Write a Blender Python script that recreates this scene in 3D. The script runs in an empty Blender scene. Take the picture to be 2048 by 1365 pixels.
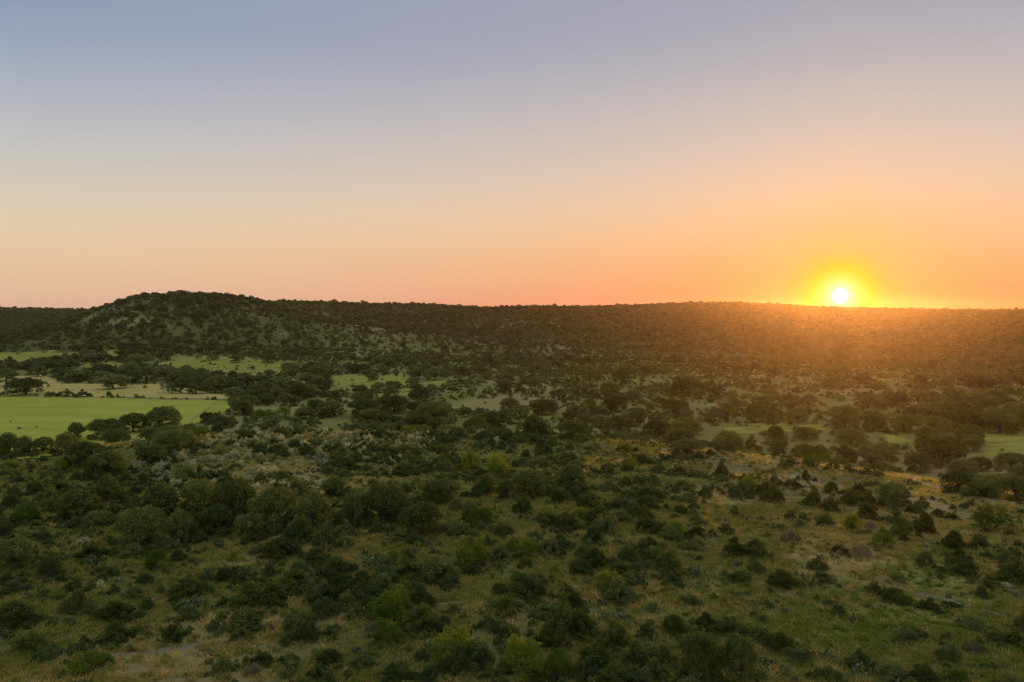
import bpy, math
import numpy as np
from mathutils import Vector

R = math.radians
RNG = np.random.default_rng(11)
scene = bpy.context.scene

# ------------------------------------------------------------------ camera, sky, sun, exposure
CAMZ, PITCH, FPX = 55.0, R(2.0), 1593.0            # drone height, tilt below the horizontal, focal length in px of 2048
cam_d = bpy.data.cameras.new('camera')
cam_d.sensor_width = 36.0
cam_d.lens = 36.0 * FPX / 2048.0
cam_d.clip_start, cam_d.clip_end = 0.5, 20000
cam = bpy.data.objects.new('camera', cam_d)
cam.location = (0, 0, CAMZ)
cam.rotation_euler = (R(90) - PITCH, 0, 0)
scene.collection.objects.link(cam)
scene.camera = cam

def pix_dir(px, py):
    """direction (x, y, z) of a pixel of the 2048 x 1365 picture"""
    u = (np.asarray(px, float) - 1024.0) / FPX
    v = -(np.asarray(py, float) - 682.5) / FPX
    return u + 0 * v, v * math.sin(PITCH) + math.cos(PITCH) + 0 * u, v * math.cos(PITCH) - math.sin(PITCH) + 0 * u

sx, sy, sz = [float(c) for c in pix_dir(1680, 592)]
SUN = Vector((sx, sy, sz)).normalized()
SUN_EL, SUN_AZ = math.asin(SUN.z), math.atan2(SUN.x, SUN.y)

def srgb(*c):
    out = []
    for v in c:
        v /= 255.0
        out.append(v / 12.92 if v <= 0.04045 else ((v + 0.055) / 1.055) ** 2.4)
    return tuple(out)

world = bpy.data.worlds.new('World')
scene.world = world
world.use_nodes = True
wn, wl = world.node_tree.nodes, world.node_tree.links
wn.clear()

def wnode(t, **kw):
    n = wn.new(t)
    for k, v in kw.items():
        setattr(n, k, v)
    return n

def wmath(op, a, b=None, c=None, clamp=False):
    n = wnode('ShaderNodeMath', operation=op, use_clamp=clamp)
    for i, v in enumerate((a, b, c)):
        if v is None:
            continue
        if isinstance(v, (int, float)):
            n.inputs[i].default_value = v
        else:
            wl.new(v, n.inputs[i])
    return n.outputs[0]

def ramp(nodes, stops, fac=None, links=None, interp='LINEAR'):
    n = nodes.new('ShaderNodeValToRGB')
    e = n.color_ramp.elements
    n.color_ramp.interpolation = interp
    while len(e) < len(stops):
        e.new(0.5)
    for i, (p, col) in enumerate(stops):
        e[i].position = p
        e[i].color = (*col, 1) if len(col) == 3 else col
    if fac is not None:
        links.new(fac, n.inputs[0])
    return n

tc = wnode('ShaderNodeTexCoord')
nrm = wnode('ShaderNodeVectorMath', operation='NORMALIZE')
wl.new(tc.outputs['Generated'], nrm.inputs[0])
sep = wnode('ShaderNodeSeparateXYZ')
wl.new(nrm.outputs[0], sep.inputs[0])
el = wmath('MULTIPLY', wmath('ARCSINE', sep.outputs[2]), 180 / math.pi / 60.0, clamp=True)   # 0..60 degrees -> 0..1
hx, hy = math.sin(SUN_AZ), math.cos(SUN_AZ)
hor = wmath('SQRT', wmath('SUBTRACT', 1.0001, wmath('MULTIPLY', sep.outputs[2], sep.outputs[2])))
azc = wmath('DIVIDE', wmath('ADD', wmath('MULTIPLY', sep.outputs[0], hx), wmath('MULTIPLY', sep.outputs[1], hy)), hor)
azf = wmath('POWER', wmath('SUBTRACT', 1.0, wmath('MULTIPLY', wmath('ARCCOSINE', wmath('MINIMUM', azc, 1.0)), 180 / math.pi / 57.0, clamp=True)), wmath('MAXIMUM', wmath('SUBTRACT', 1.75, wmath('MULTIPLY', el, 3.4)), 0.85))
D = lambda d: d / 60.0
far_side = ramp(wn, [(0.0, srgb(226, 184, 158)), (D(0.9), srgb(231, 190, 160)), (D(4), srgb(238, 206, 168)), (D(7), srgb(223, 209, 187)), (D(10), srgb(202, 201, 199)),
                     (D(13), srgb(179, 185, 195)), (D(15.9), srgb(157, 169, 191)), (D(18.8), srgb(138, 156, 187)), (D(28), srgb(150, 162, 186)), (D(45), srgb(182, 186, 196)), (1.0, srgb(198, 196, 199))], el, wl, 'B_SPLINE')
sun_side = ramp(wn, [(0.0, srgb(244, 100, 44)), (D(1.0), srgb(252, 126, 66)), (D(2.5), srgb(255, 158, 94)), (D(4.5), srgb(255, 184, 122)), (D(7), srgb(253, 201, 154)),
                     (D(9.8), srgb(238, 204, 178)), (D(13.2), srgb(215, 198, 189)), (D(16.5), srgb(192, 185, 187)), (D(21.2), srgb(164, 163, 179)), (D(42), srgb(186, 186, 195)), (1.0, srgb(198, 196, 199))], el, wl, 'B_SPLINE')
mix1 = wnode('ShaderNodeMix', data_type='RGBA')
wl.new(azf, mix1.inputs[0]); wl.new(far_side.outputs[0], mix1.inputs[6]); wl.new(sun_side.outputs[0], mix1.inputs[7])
# the physical sky, blended into the graded one
nis = wnode('ShaderNodeTexSky', sky_type='NISHITA', sun_disc=False, sun_elevation=SUN_EL, sun_rotation=SUN_AZ, altitude=400, air_density=1.0, dust_density=1.4, ozone_density=1.0)
nsc = wnode('ShaderNodeVectorMath', operation='SCALE')
wl.new(nis.outputs[0], nsc.inputs[0]); nsc.inputs['Scale'].default_value = 0.10
mix2 = wnode('ShaderNodeMix', data_type='RGBA')
mix2.inputs[0].default_value = 0.06
wl.new(mix1.outputs[2], mix2.inputs[6]); wl.new(nsc.outputs[0], mix2.inputs[7])
# the sun and its aureole
dot = wnode('ShaderNodeVectorMath', operation='DOT_PRODUCT')
wl.new(nrm.outputs[0], dot.inputs[0]); dot.inputs[1].default_value = SUN
ang = wmath('MULTIPLY', wmath('ARCCOSINE', wmath('MINIMUM', dot.outputs['Value'], 1.0)), 180 / math.pi / 10.0, clamp=True)   # 0..10 degrees -> 0..1
glow_c = ramp(wn, [(0.0, (3.0, 3.0, 2.8)), (0.036, (2.0, 2.0, 1.7)), (0.058, srgb(255, 244, 180)), (0.12, srgb(255, 226, 96)), (0.19, srgb(255, 204, 24)),
                   (0.27, srgb(255, 200, 60)), (0.45, srgb(255, 200, 112)), (1.0, srgb(255, 196, 120))], ang, wl)
glow_a = ramp(wn, [(0.0, (1, 1, 1)), (0.16, (1, 1, 1)), (0.22, (0.72,) * 3), (0.30, (0.34,) * 3), (0.48, (0.12,) * 3), (0.8, (0, 0, 0))], ang, wl)
mix3 = wnode('ShaderNodeMix', data_type='RGBA')
wl.new(glow_a.outputs[0], mix3.inputs[0]); wl.new(mix2.outputs[2], mix3.inputs[6]); wl.new(glow_c.outputs[0], mix3.inputs[7])
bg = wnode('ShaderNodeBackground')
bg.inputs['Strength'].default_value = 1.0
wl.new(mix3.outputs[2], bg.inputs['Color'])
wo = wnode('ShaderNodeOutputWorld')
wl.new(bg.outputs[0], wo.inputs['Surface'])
world.cycles.sampling_method = 'MANUAL'
world.cycles.sample_map_resolution = 512

sun_d = bpy.data.lights.new('sun', 'SUN')
sun_d.energy, sun_d.angle, sun_d.color = 2.6, R(0.5), (1.0, 0.45, 0.12)
sun_o = bpy.data.objects.new('sun', sun_d)
sun_o.rotation_euler = Vector((math.sin(SUN_AZ), math.cos(SUN_AZ), math.tan(SUN_EL + R(0.8)))).to_track_quat('Z', 'Y').to_euler()
sun_o.location = (400, 900, 300)
scene.collection.objects.link(sun_o)

vs = scene.view_settings
vs.view_transform, vs.look, vs.exposure, vs.gamma, vs.use_curve_mapping = 'Standard', 'None', 0.0, 1.0, False
cy = scene.cycles
cy.use_denoising = True
cy.denoiser, cy.denoising_prefilter, cy.denoising_input_passes = 'OPENIMAGEDENOISE', 'NONE', 'RGB_ALBEDO_NORMAL'
cy.max_bounces, cy.diffuse_bounces, cy.glossy_bounces, cy.transmission_bounces, cy.volume_bounces, cy.transparent_max_bounces = 4, 3, 1, 2, 0, 4
cy.sample_clamp_indirect = 4.0
cy.use_adaptive_sampling = False
cy.filter_width = 1.25

# ------------------------------------------------------------------ noise and terrain
def _hash(i, j, s):
    h = (i.astype(np.int64) * 374761393 + j.astype(np.int64) * 668265263 + s * 1442695041) & 0x7fffffff
    h = ((h ^ (h >> 13)) * 1274126177) & 0x7fffffff
    return ((h ^ (h >> 16)) & 0xffff) / 65535.0

def vnoise(x, y, s=0):
    x = np.asarray(x, float); y = np.asarray(y, float)
    i, j = np.floor(x), np.floor(y)
    fx, fy = x - i, y - j
    fx, fy = fx * fx * (3 - 2 * fx), fy * fy * (3 - 2 * fy)
    a, b, c, d = _hash(i, j, s), _hash(i + 1, j, s), _hash(i, j + 1, s), _hash(i + 1, j + 1, s)
    return (a * (1 - fx) + b * fx) * (1 - fy) + (c * (1 - fx) + d * fx) * fy

def fbm(x, y, s=0, octs=4):
    v, a, t = 0.0, 0.5, 0.0
    for k in range(octs):
        v = v + a * vnoise(x * 2 ** k + 17.3 * k, y * 2 ** k - 9.1 * k, s + k)
        t += a; a *= 0.5
    return v / t

def sstep(a, b, x):
    t = np.clip((x - a) / (b - a), 0, 1)
    return t * t * (3 - 2 * t)

def crest_table(rows):
    az, tn = [], []
    for px, py in rows:
        dx, dy, dz = pix_dir(px, py)
        az.append(math.atan2(dx, dy)); tn.append(dz / math.hypot(dx, dy))
    return np.array(az), np.array(tn)

FAR_AZ, FAR_T = crest_table([(-500, 618), (0, 616), (180, 618), (400, 612), (500, 605), (560, 600), (640, 602), (720, 605), (800, 607), (880, 609), (960, 613.5), (1000, 614),
                             (1060, 611.5), (1090, 611), (1130, 613), (1200, 611.5), (1280, 609), (1350, 606), (1400, 604.5), (1480, 605), (1550, 608), (1620, 612.5),
                             (1700, 615), (1800, 617), (1900, 619), (2048, 619.5), (2600, 617)])
MESA_AZ, MESA_T = crest_table([(-500, 720), (-150, 690), (0, 668), (90, 646), (160, 626), (185, 616), (215, 605), (240, 596), (262, 590), (290, 586), (350, 584), (420, 586), (480, 591), (520, 597),
                               (555, 604), (600, 620), (640, 632), (700, 640), (760, 647), (850, 659), (920, 671), (1000, 690), (1100, 718)])

def height(x, y):
    x = np.asarray(x, float); y = np.asarray(y, float)
    r = np.hypot(x, y) + 1e-6
    az = np.arctan2(x, y)
    z = 3.0 * (fbm(x / 160, y / 160, 3) - 0.5) * sstep(200, 420, r)
    z = z + 5.0 * np.exp(-((x - 130) / 170) ** 2 - ((y - 640) / 110) ** 2)
    wob = 220 * (vnoise(az * 7 + 3, az * 0, 5) - 0.5)
    Rc, Rb = 1900 + wob + 900 * sstep(R(-19), R(-27), az) + 1250 * sstep(R(2), R(19), az), 930 + 0.6 * wob
    Zc = np.maximum(CAMZ + Rc * np.interp(az, FAR_AZ, FAR_T) - 6.0, 4)
    t = np.clip((r - Rb) / (Rc - Rb), 0, 1)
    gul = 17.0 * (fbm(x / 210, y / 210, 21, 3) - 0.5) * 4 * t * (1 - t)
    zf = Zc * (0.42 * t ** 1.3 + 0.58 * sstep(0.25, 1.0, t)) + gul - 0.02 * np.maximum(r - Rc - 60, 0)
    Rc2, Rb2 = 1230.0 + 0.5 * wob, 800.0
    Zc2 = np.maximum(CAMZ + Rc2 * np.interp(az, MESA_AZ, MESA_T) - 6.5, 0)
    t2 = np.clip((r - Rb2) / (Rc2 - Rb2), 0, 1)
    zm = Zc2 * (0.55 * t2 ** 1.25 + 0.45 * sstep(0.45, 1.0, t2)) * (1 - 0.8 * sstep(120, 520, r - Rc2)) + gul * 0.8
    z = z + np.maximum(zf, zm) * sstep(700, 900, r)
    # the near knoll
    xx = x + 15 + 9 * (vnoise(x / 50, y / 50, 8) - 0.5) * 2
    q = np.sqrt((xx / np.where(xx < 0, 152.0, 122.0)) ** 2 + ((y - 60) / 138.0) ** 2)
    k = 1 - sstep(0.72, 1.52, q)
    z = z + 30.0 * k + k * (2.6 * (fbm(x / 48, y / 48, 31, 3) - 0.5) + 0.5 * (vnoise(x / 9, y / 9, 41) - 0.5))
    return z

A_FRONT = np.radians(np.linspace(-47, 47, 590))
A_BACK = np.radians(np.linspace(47, 313, 70)[1:])
ANG = np.concatenate([A_FRONT, A_BACK])
RAD = np.concatenate([[0.5, 3, 6, 9], np.geomspace(12, 4000, 430)])
LR = np.log(RAD)
AA, RR = np.meshgrid(ANG, RAD)
GX, GY = np.sin(AA) * RR, np.cos(AA) * RR
GZ = height(GX, GY)
ZMIN = float(GZ.min())
_nf = len(A_FRONT)

def gz(x, y):
    """height of the ground mesh itself (front sector), bilinear"""
    x = np.asarray(x, float); y = np.asarray(y, float)
    r = np.clip(np.hypot(x, y), 13, 3990); a = np.clip(np.arctan2(x, y), A_FRONT[0] + 1e-6, A_FRONT[-1] - 1e-6)
    fi = (a - A_FRONT[0]) / (A_FRONT[1] - A_FRONT[0]); i = np.clip(fi.astype(int), 0, _nf - 2); fi = fi - i
    j = np.clip(np.searchsorted(RAD, r) - 1, 0, len(RAD) - 2); fj = (r - RAD[j]) / (RAD[j + 1] - RAD[j])
    return (GZ[j, i] * (1 - fi) + GZ[j, i + 1] * fi) * (1 - fj) + (GZ[j + 1, i] * (1 - fi) + GZ[j + 1, i + 1] * fi) * fj

_T = np.geomspace(25, 3900, 900)
def ground_at(px, py):
    dx, dy, dz = [float(c) for c in pix_dir(px, py)]
    h = math.hypot(dx, dy)
    x, y, z = dx / h * _T, dy / h * _T, CAMZ + dz / h * _T
    d = z - gz(x, y)
    k = np.argmax(d < 0)
    if d[k] >= 0:
        return None
    if k == 0:
        return x[0], y[0], float(gz(x[0], y[0]))
    f = d[k - 1] / (d[k - 1] - d[k])
    X, Y = x[k - 1] + f * (x[k] - x[k - 1]), y[k - 1] + f * (y[k] - y[k - 1])
    return float(X), float(Y), float(gz(X, Y))

def project(x, y, z):
    dz = z - CAMZ
    depth = y * math.cos(PITCH) - dz * math.sin(PITCH)
    v = y * math.sin(PITCH) + dz * math.cos(PITCH)
    return 1024 + FPX * x / depth, 682.5 - FPX * v / depth, depth

def in_poly(px, py, poly):
    px = np.asarray(px, float); py = np.asarray(py, float)
    c = np.zeros(px.shape, bool)
    n = len(poly)
    for i in range(n):
        x1, y1 = poly[i]; x2, y2 = poly[(i + 1) % n]
        if y1 == y2:
            continue
        hit = ((y1 > py) != (y2 > py)) & (px < (x2 - x1) * (py - y1) / (y2 - y1) + x1)
        c ^= hit
    return c

# ------------------------------------------------------------------ mesh and object helpers
def mesh_from(name, V, F, mat, smooth=False):
    """V (n,3) array, F (m,k) array of equal-sided faces"""
    V = np.asarray(V, np.float32); F = np.asarray(F, np.int32)
    me = bpy.data.meshes.new(name)
    me.vertices.add(len(V)); me.vertices.foreach_set('co', V.ravel())
    k = F.shape[1]
    me.loops.add(F.size); me.loops.foreach_set('vertex_index', F.ravel())
    me.polygons.add(len(F)); me.polygons.foreach_set('loop_start', np.arange(0, F.size, k, dtype=np.int32))
    me.update(calc_edges=True)
    if smooth:
        me.polygons.foreach_set('use_smooth', np.ones(len(F), bool))
    me.validate()
    if mat:
        me.materials.append(mat)
    return me

COL = scene.collection
def link(name, data, parent=None, label=None, cat=None, group=None, kind=None):
    o = bpy.data.objects.new(name, data)
    COL.objects.link(o)
    if parent is not None:
        o.parent = parent
    if label: o['label'] = label
    if cat: o['category'] = cat
    if group: o['group'] = group
    if kind: o['kind'] = kind
    return o

# ------------------------------------------------------------------ materials
class Mat:
    def __init__(self, name):
        self.m = bpy.data.materials.new(name)
        self.m.use_nodes = True
        self.n, self.l = self.m.node_tree.nodes, self.m.node_tree.links
        self.n.clear()
        self.out = self.n.new('ShaderNodeOutputMaterial')
    def node(self, t, **kw):
        x = self.n.new(t)
        for k, v in kw.items():
            setattr(x, k, v)
        return x
    def noise(self, scale, detail=3, vec=None, rough=0.55):
        x = self.node('ShaderNodeTexNoise')
        x.inputs['Scale'].default_value, x.inputs['Detail'].default_value, x.inputs['Roughness'].default_value = scale, detail, rough
        if vec is not None:
            self.l.new(vec, x.inputs['Vector'])
        return x.outputs['Fac']
    def mix(self, fac, a, b, blend='MIX'):
        x = self.node('ShaderNodeMix', data_type='RGBA', blend_type=blend)
        for s, v in ((x.inputs[0], fac), (x.inputs[6], a), (x.inputs[7], b)):
            if isinstance(v, (int, float)):
                s.default_value = v
            elif isinstance(v, tuple):
                s.default_value = (*v, 1)
            else:
                self.l.new(v, s)
        return x.outputs[2]
    def rng(self, v, a, b, c=0.0, d=1.0):
        x = self.node('ShaderNodeMapRange')
        self.l.new(v, x.inputs['Value'])
        for k, val in zip(('From Min', 'From Max', 'To Min', 'To Max'), (a, b, c, d)):
            x.inputs[k].default_value = val
        return x.outputs['Result']
    def attr(self, name):
        return self.node('ShaderNodeAttribute', attribute_name=name).outputs['Fac']

def foliage(name, c1, c2, c3, trans=0.35, tip=None):
    """leaf material: object-to-object drift c1..c2, patches of c3 inside one crown"""
    M = Mat(name)
    oi = M.node('ShaderNodeObjectInfo')
    t = M.node('ShaderNodeTexCoord')
    n1 = M.rng(M.noise(3.2, 2, t.outputs['Object']), 0.38, 0.66)
    n2 = M.rng(M.noise(22.0, 2, t.outputs['Object']), 0.3, 0.7, 0.62, 1.38)
    c = M.mix(oi.outputs['Random'], c1, c2)
    c = M.mix(n1, c, c3)
    v = M.node('ShaderNodeHueSaturation'); M.l.new(c, v.inputs['Color']); M.l.new(n2, v.inputs['Value'])
    w = M.node('ShaderNodeMath', operation='FRACT')
    w2 = M.node('ShaderNodeMath', operation='MULTIPLY'); M.l.new(oi.outputs['Random'], w2.inputs[0]); w2.inputs[1].default_value = 7.31
    M.l.new(w2.outputs[0], w.inputs[0])
    hs = M.node('ShaderNodeHueSaturation'); M.l.new(v.outputs[0], hs.inputs['Color'])
    M.l.new(M.rng(w.outputs[0], 0, 1, 0.70, 1.38), hs.inputs['Value']); M.l.new(M.rng(w.outputs[0], 0, 1, 0.512, 0.488), hs.inputs['Hue'])
    d = M.node('ShaderNodeBsdfDiffuse'); tr = M.node('ShaderNodeBsdfTranslucent'); ms = M.node('ShaderNodeMixShader')
    M.l.new(hs.outputs[0], d.inputs['Color'])
    b = M.mix(1.0, hs.outputs[0], (1.9, 1.7, 0.8), 'MULTIPLY')
    M.l.new(b, tr.inputs['Color'])
    ms.inputs[0].default_value = trans
    M.l.new(d.outputs[0], ms.inputs[1]); M.l.new(tr.outputs[0], ms.inputs[2])
    M.l.new(ms.outputs[0], M.out.inputs['Surface'])
    return M.m

def plain(name, col, rough=0.85, var=0.25, scale=4.0, metal=0.0):
    M = Mat(name)
    t = M.node('ShaderNodeTexCoord')
    n = M.rng(M.noise(scale, 4, t.outputs['Object']), 0.3, 0.7, 1 - var, 1 + var)
    h = M.node('ShaderNodeHueSaturation'); h.inputs['Color'].default_value = (*col, 1); M.l.new(n, h.inputs['Value'])
    p = M.node('ShaderNodeBsdfPrincipled')
    M.l.new(h.outputs[0], p.inputs['Base Color']); p.inputs['Roughness'].default_value = rough; p.inputs['Metallic'].default_value = metal
    p.inputs['Specular IOR Level'].default_value = 0.2
    M.l.new(p.outputs[0], M.out.inputs['Surface'])
    return M.m

MAT = {
    'oak': foliage('oak_leaves', (0.098, 0.134, 0.04), (0.082, 0.12, 0.042), (0.148, 0.18, 0.05), 0.22),
    'juniper': foliage('juniper_needles', (0.056, 0.086, 0.024), (0.074, 0.096, 0.026), (0.125, 0.155, 0.034), 0.22),
    'scrub': foliage('scrub_leaves', (0.076, 0.118, 0.04), (0.1, 0.132, 0.042), (0.148, 0.188, 0.06), 0.25),
    'mesquite': foliage('mesquite_leaves', (0.100, 0.165, 0.024), (0.078, 0.140, 0.028), (0.165, 0.220, 0.026), 0.42),
    'silver': foliage('silver_leaves', (0.36, 0.39, 0.25), (0.27, 0.305, 0.185), (0.44, 0.445, 0.29), 0.3),
    'grey': foliage('grey_twigs', (0.15, 0.132, 0.092), (0.12, 0.115, 0.078), (0.165, 0.155, 0.1), 0.15),
    'pear': foliage('cactus_skin', (0.13, 0.175, 0.095), (0.115, 0.16, 0.09), (0.16, 0.195, 0.095), 0.0),
    'grass': foliage('grass_blades', (0.250, 0.255, 0.070), (0.165, 0.210, 0.050), (0.350, 0.310, 0.108), 0.45),
    'straw': foliage('straw_blades', (0.470, 0.375, 0.150), (0.360, 0.300, 0.118), (0.520, 0.425, 0.195), 0.45),
    'weed': foliage('weed_leaves', (0.165, 0.235, 0.042), (0.130, 0.195, 0.046), (0.220, 0.270, 0.050), 0.4),
    'oak_mid': foliage('hazed_valley_oak_leaves', (0.112, 0.142, 0.054), (0.094, 0.126, 0.054), (0.158, 0.184, 0.066), 0.22),  # oak leaves paled and greyed, valley haze put into the colour
    'oak_far': foliage('hazed_hillside_leaves', (0.115, 0.140, 0.060), (0.095, 0.122, 0.058), (0.150, 0.168, 0.070), 0.25),  # paler, greyer still: the hills' hazy softness painted into the leaves
    'bark': plain('oak_bark', (0.095, 0.080, 0.065), 0.9, 0.3, 6),
    'pale_bark': plain('weathered_wood', (0.230, 0.210, 0.190), 0.9, 0.25, 6),
    'rock': plain('limestone', (0.420, 0.370, 0.320), 0.9, 0.3, 3),
    'dark_rock': plain('dark_stone', (0.110, 0.100, 0.100), 0.9, 0.3, 3),
    'post': plain('fence_post_wood', (0.120, 0.100, 0.085), 0.9, 0.3, 5),
    'wire': plain('fence_wire', (0.22, 0.21, 0.20), 0.5, 0.1, 5, 0.8),
    'shed': plain('dark_boards', (0.050, 0.040, 0.042), 0.9, 0.3, 3),
    'white': plain('white_paint', (0.80, 0.80, 0.78), 0.5, 0.06, 2),
}

def ground_material():
    M = Mat('ranch_ground')
    geo = M.node('ShaderNodeNewGeometry')
    P = geo.outputs['Position']
    a = M.rng(M.noise(0.055, 4, P), 0.36, 0.64)
    b = M.rng(M.noise(0.42, 4, P), 0.35, 0.65)
    c = M.rng(M.noise(2.6, 5, P, 0.7), 0.3, 0.7)
    d = M.rng(M.noise(0.018, 3, P), 0.4, 0.6)
    base = M.mix(a, (0.140, 0.172, 0.046), (0.240, 0.222, 0.080))
    base = M.mix(M.rng(b, 0, 1, 0, 0.75), base, (0.185, 0.182, 0.064))
    base = M.mix(M.rng(c, 0, 1, 0, 0.6), base, (0.075, 0.086, 0.030))
    far = M.mix(d, (0.215, 0.225, 0.056), (0.150, 0.190, 0.042))
    far = M.mix(M.rng(b, 0, 1, 0, 0.45), far, (0.245, 0.225, 0.074))
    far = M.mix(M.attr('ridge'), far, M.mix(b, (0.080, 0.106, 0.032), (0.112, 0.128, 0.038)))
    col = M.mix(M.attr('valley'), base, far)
    col = M.mix(M.attr('straw'), col, M.mix(b, (0.478, 0.384, 0.189), (0.362, 0.312, 0.131)))  # dry grass; on the right slope this colour stands in for golden sunlight
    col = M.mix(M.attr('green'), col, M.mix(b, (0.230, 0.275, 0.055), (0.290, 0.300, 0.080)))
    bare = M.rng(M.noise(0.9, 5, P, 0.65), 0.62, 0.76)
    bm = M.node('ShaderNodeMath', operation='MULTIPLY', use_clamp=True); M.l.new(bare, bm.inputs[0]); M.l.new(M.attr('bare'), bm.inputs[1])
    col = M.mix(bm.outputs[0], col, (0.435, 0.348, 0.268))
    p = M.node('ShaderNodeBsdfPrincipled'); M.l.new(col, p.inputs['Base Color']); p.inputs['Roughness'].default_value = 0.95; p.inputs['Specular IOR Level'].default_value = 0.1
    bu = M.node('ShaderNodeBump'); bu.inputs['Strength'].default_value = 0.7; bu.inputs['Distance'].default_value = 0.35
    M.l.new(M.noise(1.7, 6, P, 0.7), bu.inputs['Height']); M.l.new(bu.outputs[0], p.inputs['Normal'])
    M.l.new(p.outputs[0], M.out.inputs['Surface'])
    return M.m

def field_material(name, c1, c2, c3, scale=0.05, stretch=4.0):
    M = Mat(name)
    geo = M.node('ShaderNodeNewGeometry')
    mp = M.node('ShaderNodeMapping'); mp.inputs['Scale'].default_value = (1.0, 1.0 / stretch, 1.0)
    M.l.new(geo.outputs['Position'], mp.inputs['Vector'])
    P = mp.outputs[0]
    col = M.mix(M.rng(M.noise(scale, 4, P), 0.42, 0.58), c1, c2)
    col = M.mix(M.rng(M.noise(scale * 9, 4, P), 0.40, 0.66, 0, 0.9), col, c3)
    col = M.mix(M.rng(M.noise(1.6, 4, geo.outputs['Position']), 0.35, 0.7, 0, 0.45), col, tuple(v * 0.7 for v in c1))
    p = M.node('ShaderNodeBsdfPrincipled'); M.l.new(col, p.inputs['Base Color']); p.inputs['Roughness'].default_value = 0.95; p.inputs['Specular IOR Level'].default_value = 0.1
    bu = M.node('ShaderNodeBump'); bu.inputs['Strength'].default_value = 0.5; bu.inputs['Distance'].default_value = 0.3
    M.l.new(M.noise(0.55, 6, geo.outputs['Position'], 0.75), bu.inputs['Height']); M.l.new(bu.outputs[0], p.inputs['Normal'])
    M.l.new(p.outputs[0], M.out.inputs['Surface'])
    return M.m

# ------------------------------------------------------------------ ground
CLEAR = {   # open ground, outlined in the photograph and laid on the terrain
    'pasture': [(-120, 791), (200, 795), (330, 800), (438, 801), (470, 806), (452, 826), (400, 846), (300, 880), (120, 915), (-120, 930)],
    'straw_strip': [(-120, 762), (30, 752), (95, 752), (130, 768), (190, 768), (260, 770), (330, 768), (420, 786), (480, 796), (440, 800), (200, 794), (-120, 790)],
    'meadow_mid': [(318, 732), (345, 716), (400, 712), (470, 713), (560, 722), (580, 738), (556, 750), (520, 756), (470, 752), (430, 752), (395, 738), (350, 740)],
    'green_patch': [(150, 728), (200, 722), (255, 724), (240, 736), (180, 742), (160, 738)],
    'left_gaps': [(-60, 708), (100, 702), (240, 700), (255, 716), (130, 718), (60, 730), (-60, 734)],
    'meadow_right_mid': [(650, 757), (700, 748), (760, 752), (812, 744), (830, 768), (900, 757), (905, 764), (870, 774), (815, 786), (730, 785), (668, 778)],
    'green_swale': [(720, 790), (800, 784), (850, 786), (850, 796), (760, 800)],
    'right_meadow': [(1720, 868), (1790, 872), (1900, 866), (2140, 872), (2140, 930), (1975, 922), (1945, 880), (1860, 876), (1800, 894)],
    'right_far_meadow': [(1850, 785), (1900, 787), (1990, 789), (2000, 806), (1930, 806), (1870, 799)],
    'creek_gap': [(1022, 824), (1100, 826), (1160, 836), (1090, 838), (1024, 834)],
    'creek_gap_b': [(1440, 850), (1560, 852), (1650, 848), (1650, 864), (1560, 868), (1440, 872)],
}
def ground_masks(px, py, r, x, y):
    k = 1 - sstep(190, 300, r)
    straw = sstep(0.56, 0.72, fbm(x / 23 + 5, y / 23, 61, 4)) * 0.55 * k
    straw = straw + (1 - k) * sstep(0.55, 0.68, fbm(x / 60, y / 60, 71, 4)) * 0.35
    dry_and_sunlit = np.exp(-((px - 250) / 95) ** 2 - ((py - 640) / 22) ** 2) + 1.3 * np.exp(-((px - 1470) / 90) ** 2 - ((py - 1000) / 50) ** 2) + 1.2 * np.exp(-((px - 1660) / 120) ** 2 - ((py - 1110) / 40) ** 2) + 0.5 * np.exp(-((px - 1850) / 160) ** 2 - ((py - 965) / 24) ** 2) + 0.4 * np.exp(-((px - 1640) / 120) ** 2 - ((py - 925) / 20) ** 2)  # dry hillside patch, plus low golden sun painted as straw on the right slope
    dry_and_sunlit = dry_and_sunlit + 0.55 * sstep(1300, 1600, px) * sstep(920, 980, py) * sstep(1240, 1120, py) + 0.5 * np.exp(-((px - 620) / 130) ** 2 - ((py - 930) / 40) ** 2) + 0.5 * np.exp(-((px - 1000) / 160) ** 2 - ((py - 905) / 30) ** 2)
    straw = np.clip(straw + 0.75 * dry_and_sunlit * sstep(0.4, 0.6, fbm(x / 18, y / 18, 66, 3)), 0, 0.9)
    green = 0.7 * np.exp(-((px - 1850) / 120) ** 2 - ((py - 1150) / 50) ** 2) + 0.85 * np.exp(-((px - 1680) / 300) ** 2 - ((py - 1260) / 80) ** 2) + 0.4 * np.exp(-((px - 2000) / 90) ** 2 - ((py - 1090) / 40) ** 2)
    bare = 0.25 * k + 0.25 * np.exp(-((px - 560) / 130) ** 2 - ((py - 1290) / 40) ** 2) + 0.7 * np.exp(-((px - 1750) / 150) ** 2 - ((py - 1180) / 40) ** 2) + 0.5 * np.exp(-((px - 620) / 90) ** 2 - ((py - 950) / 35) ** 2)
    return straw, np.clip(green * sstep(0.3, 0.6, fbm(x / 9, y / 9, 68, 3)), 0, 0.9), np.clip(bare, 0, 1)

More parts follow.
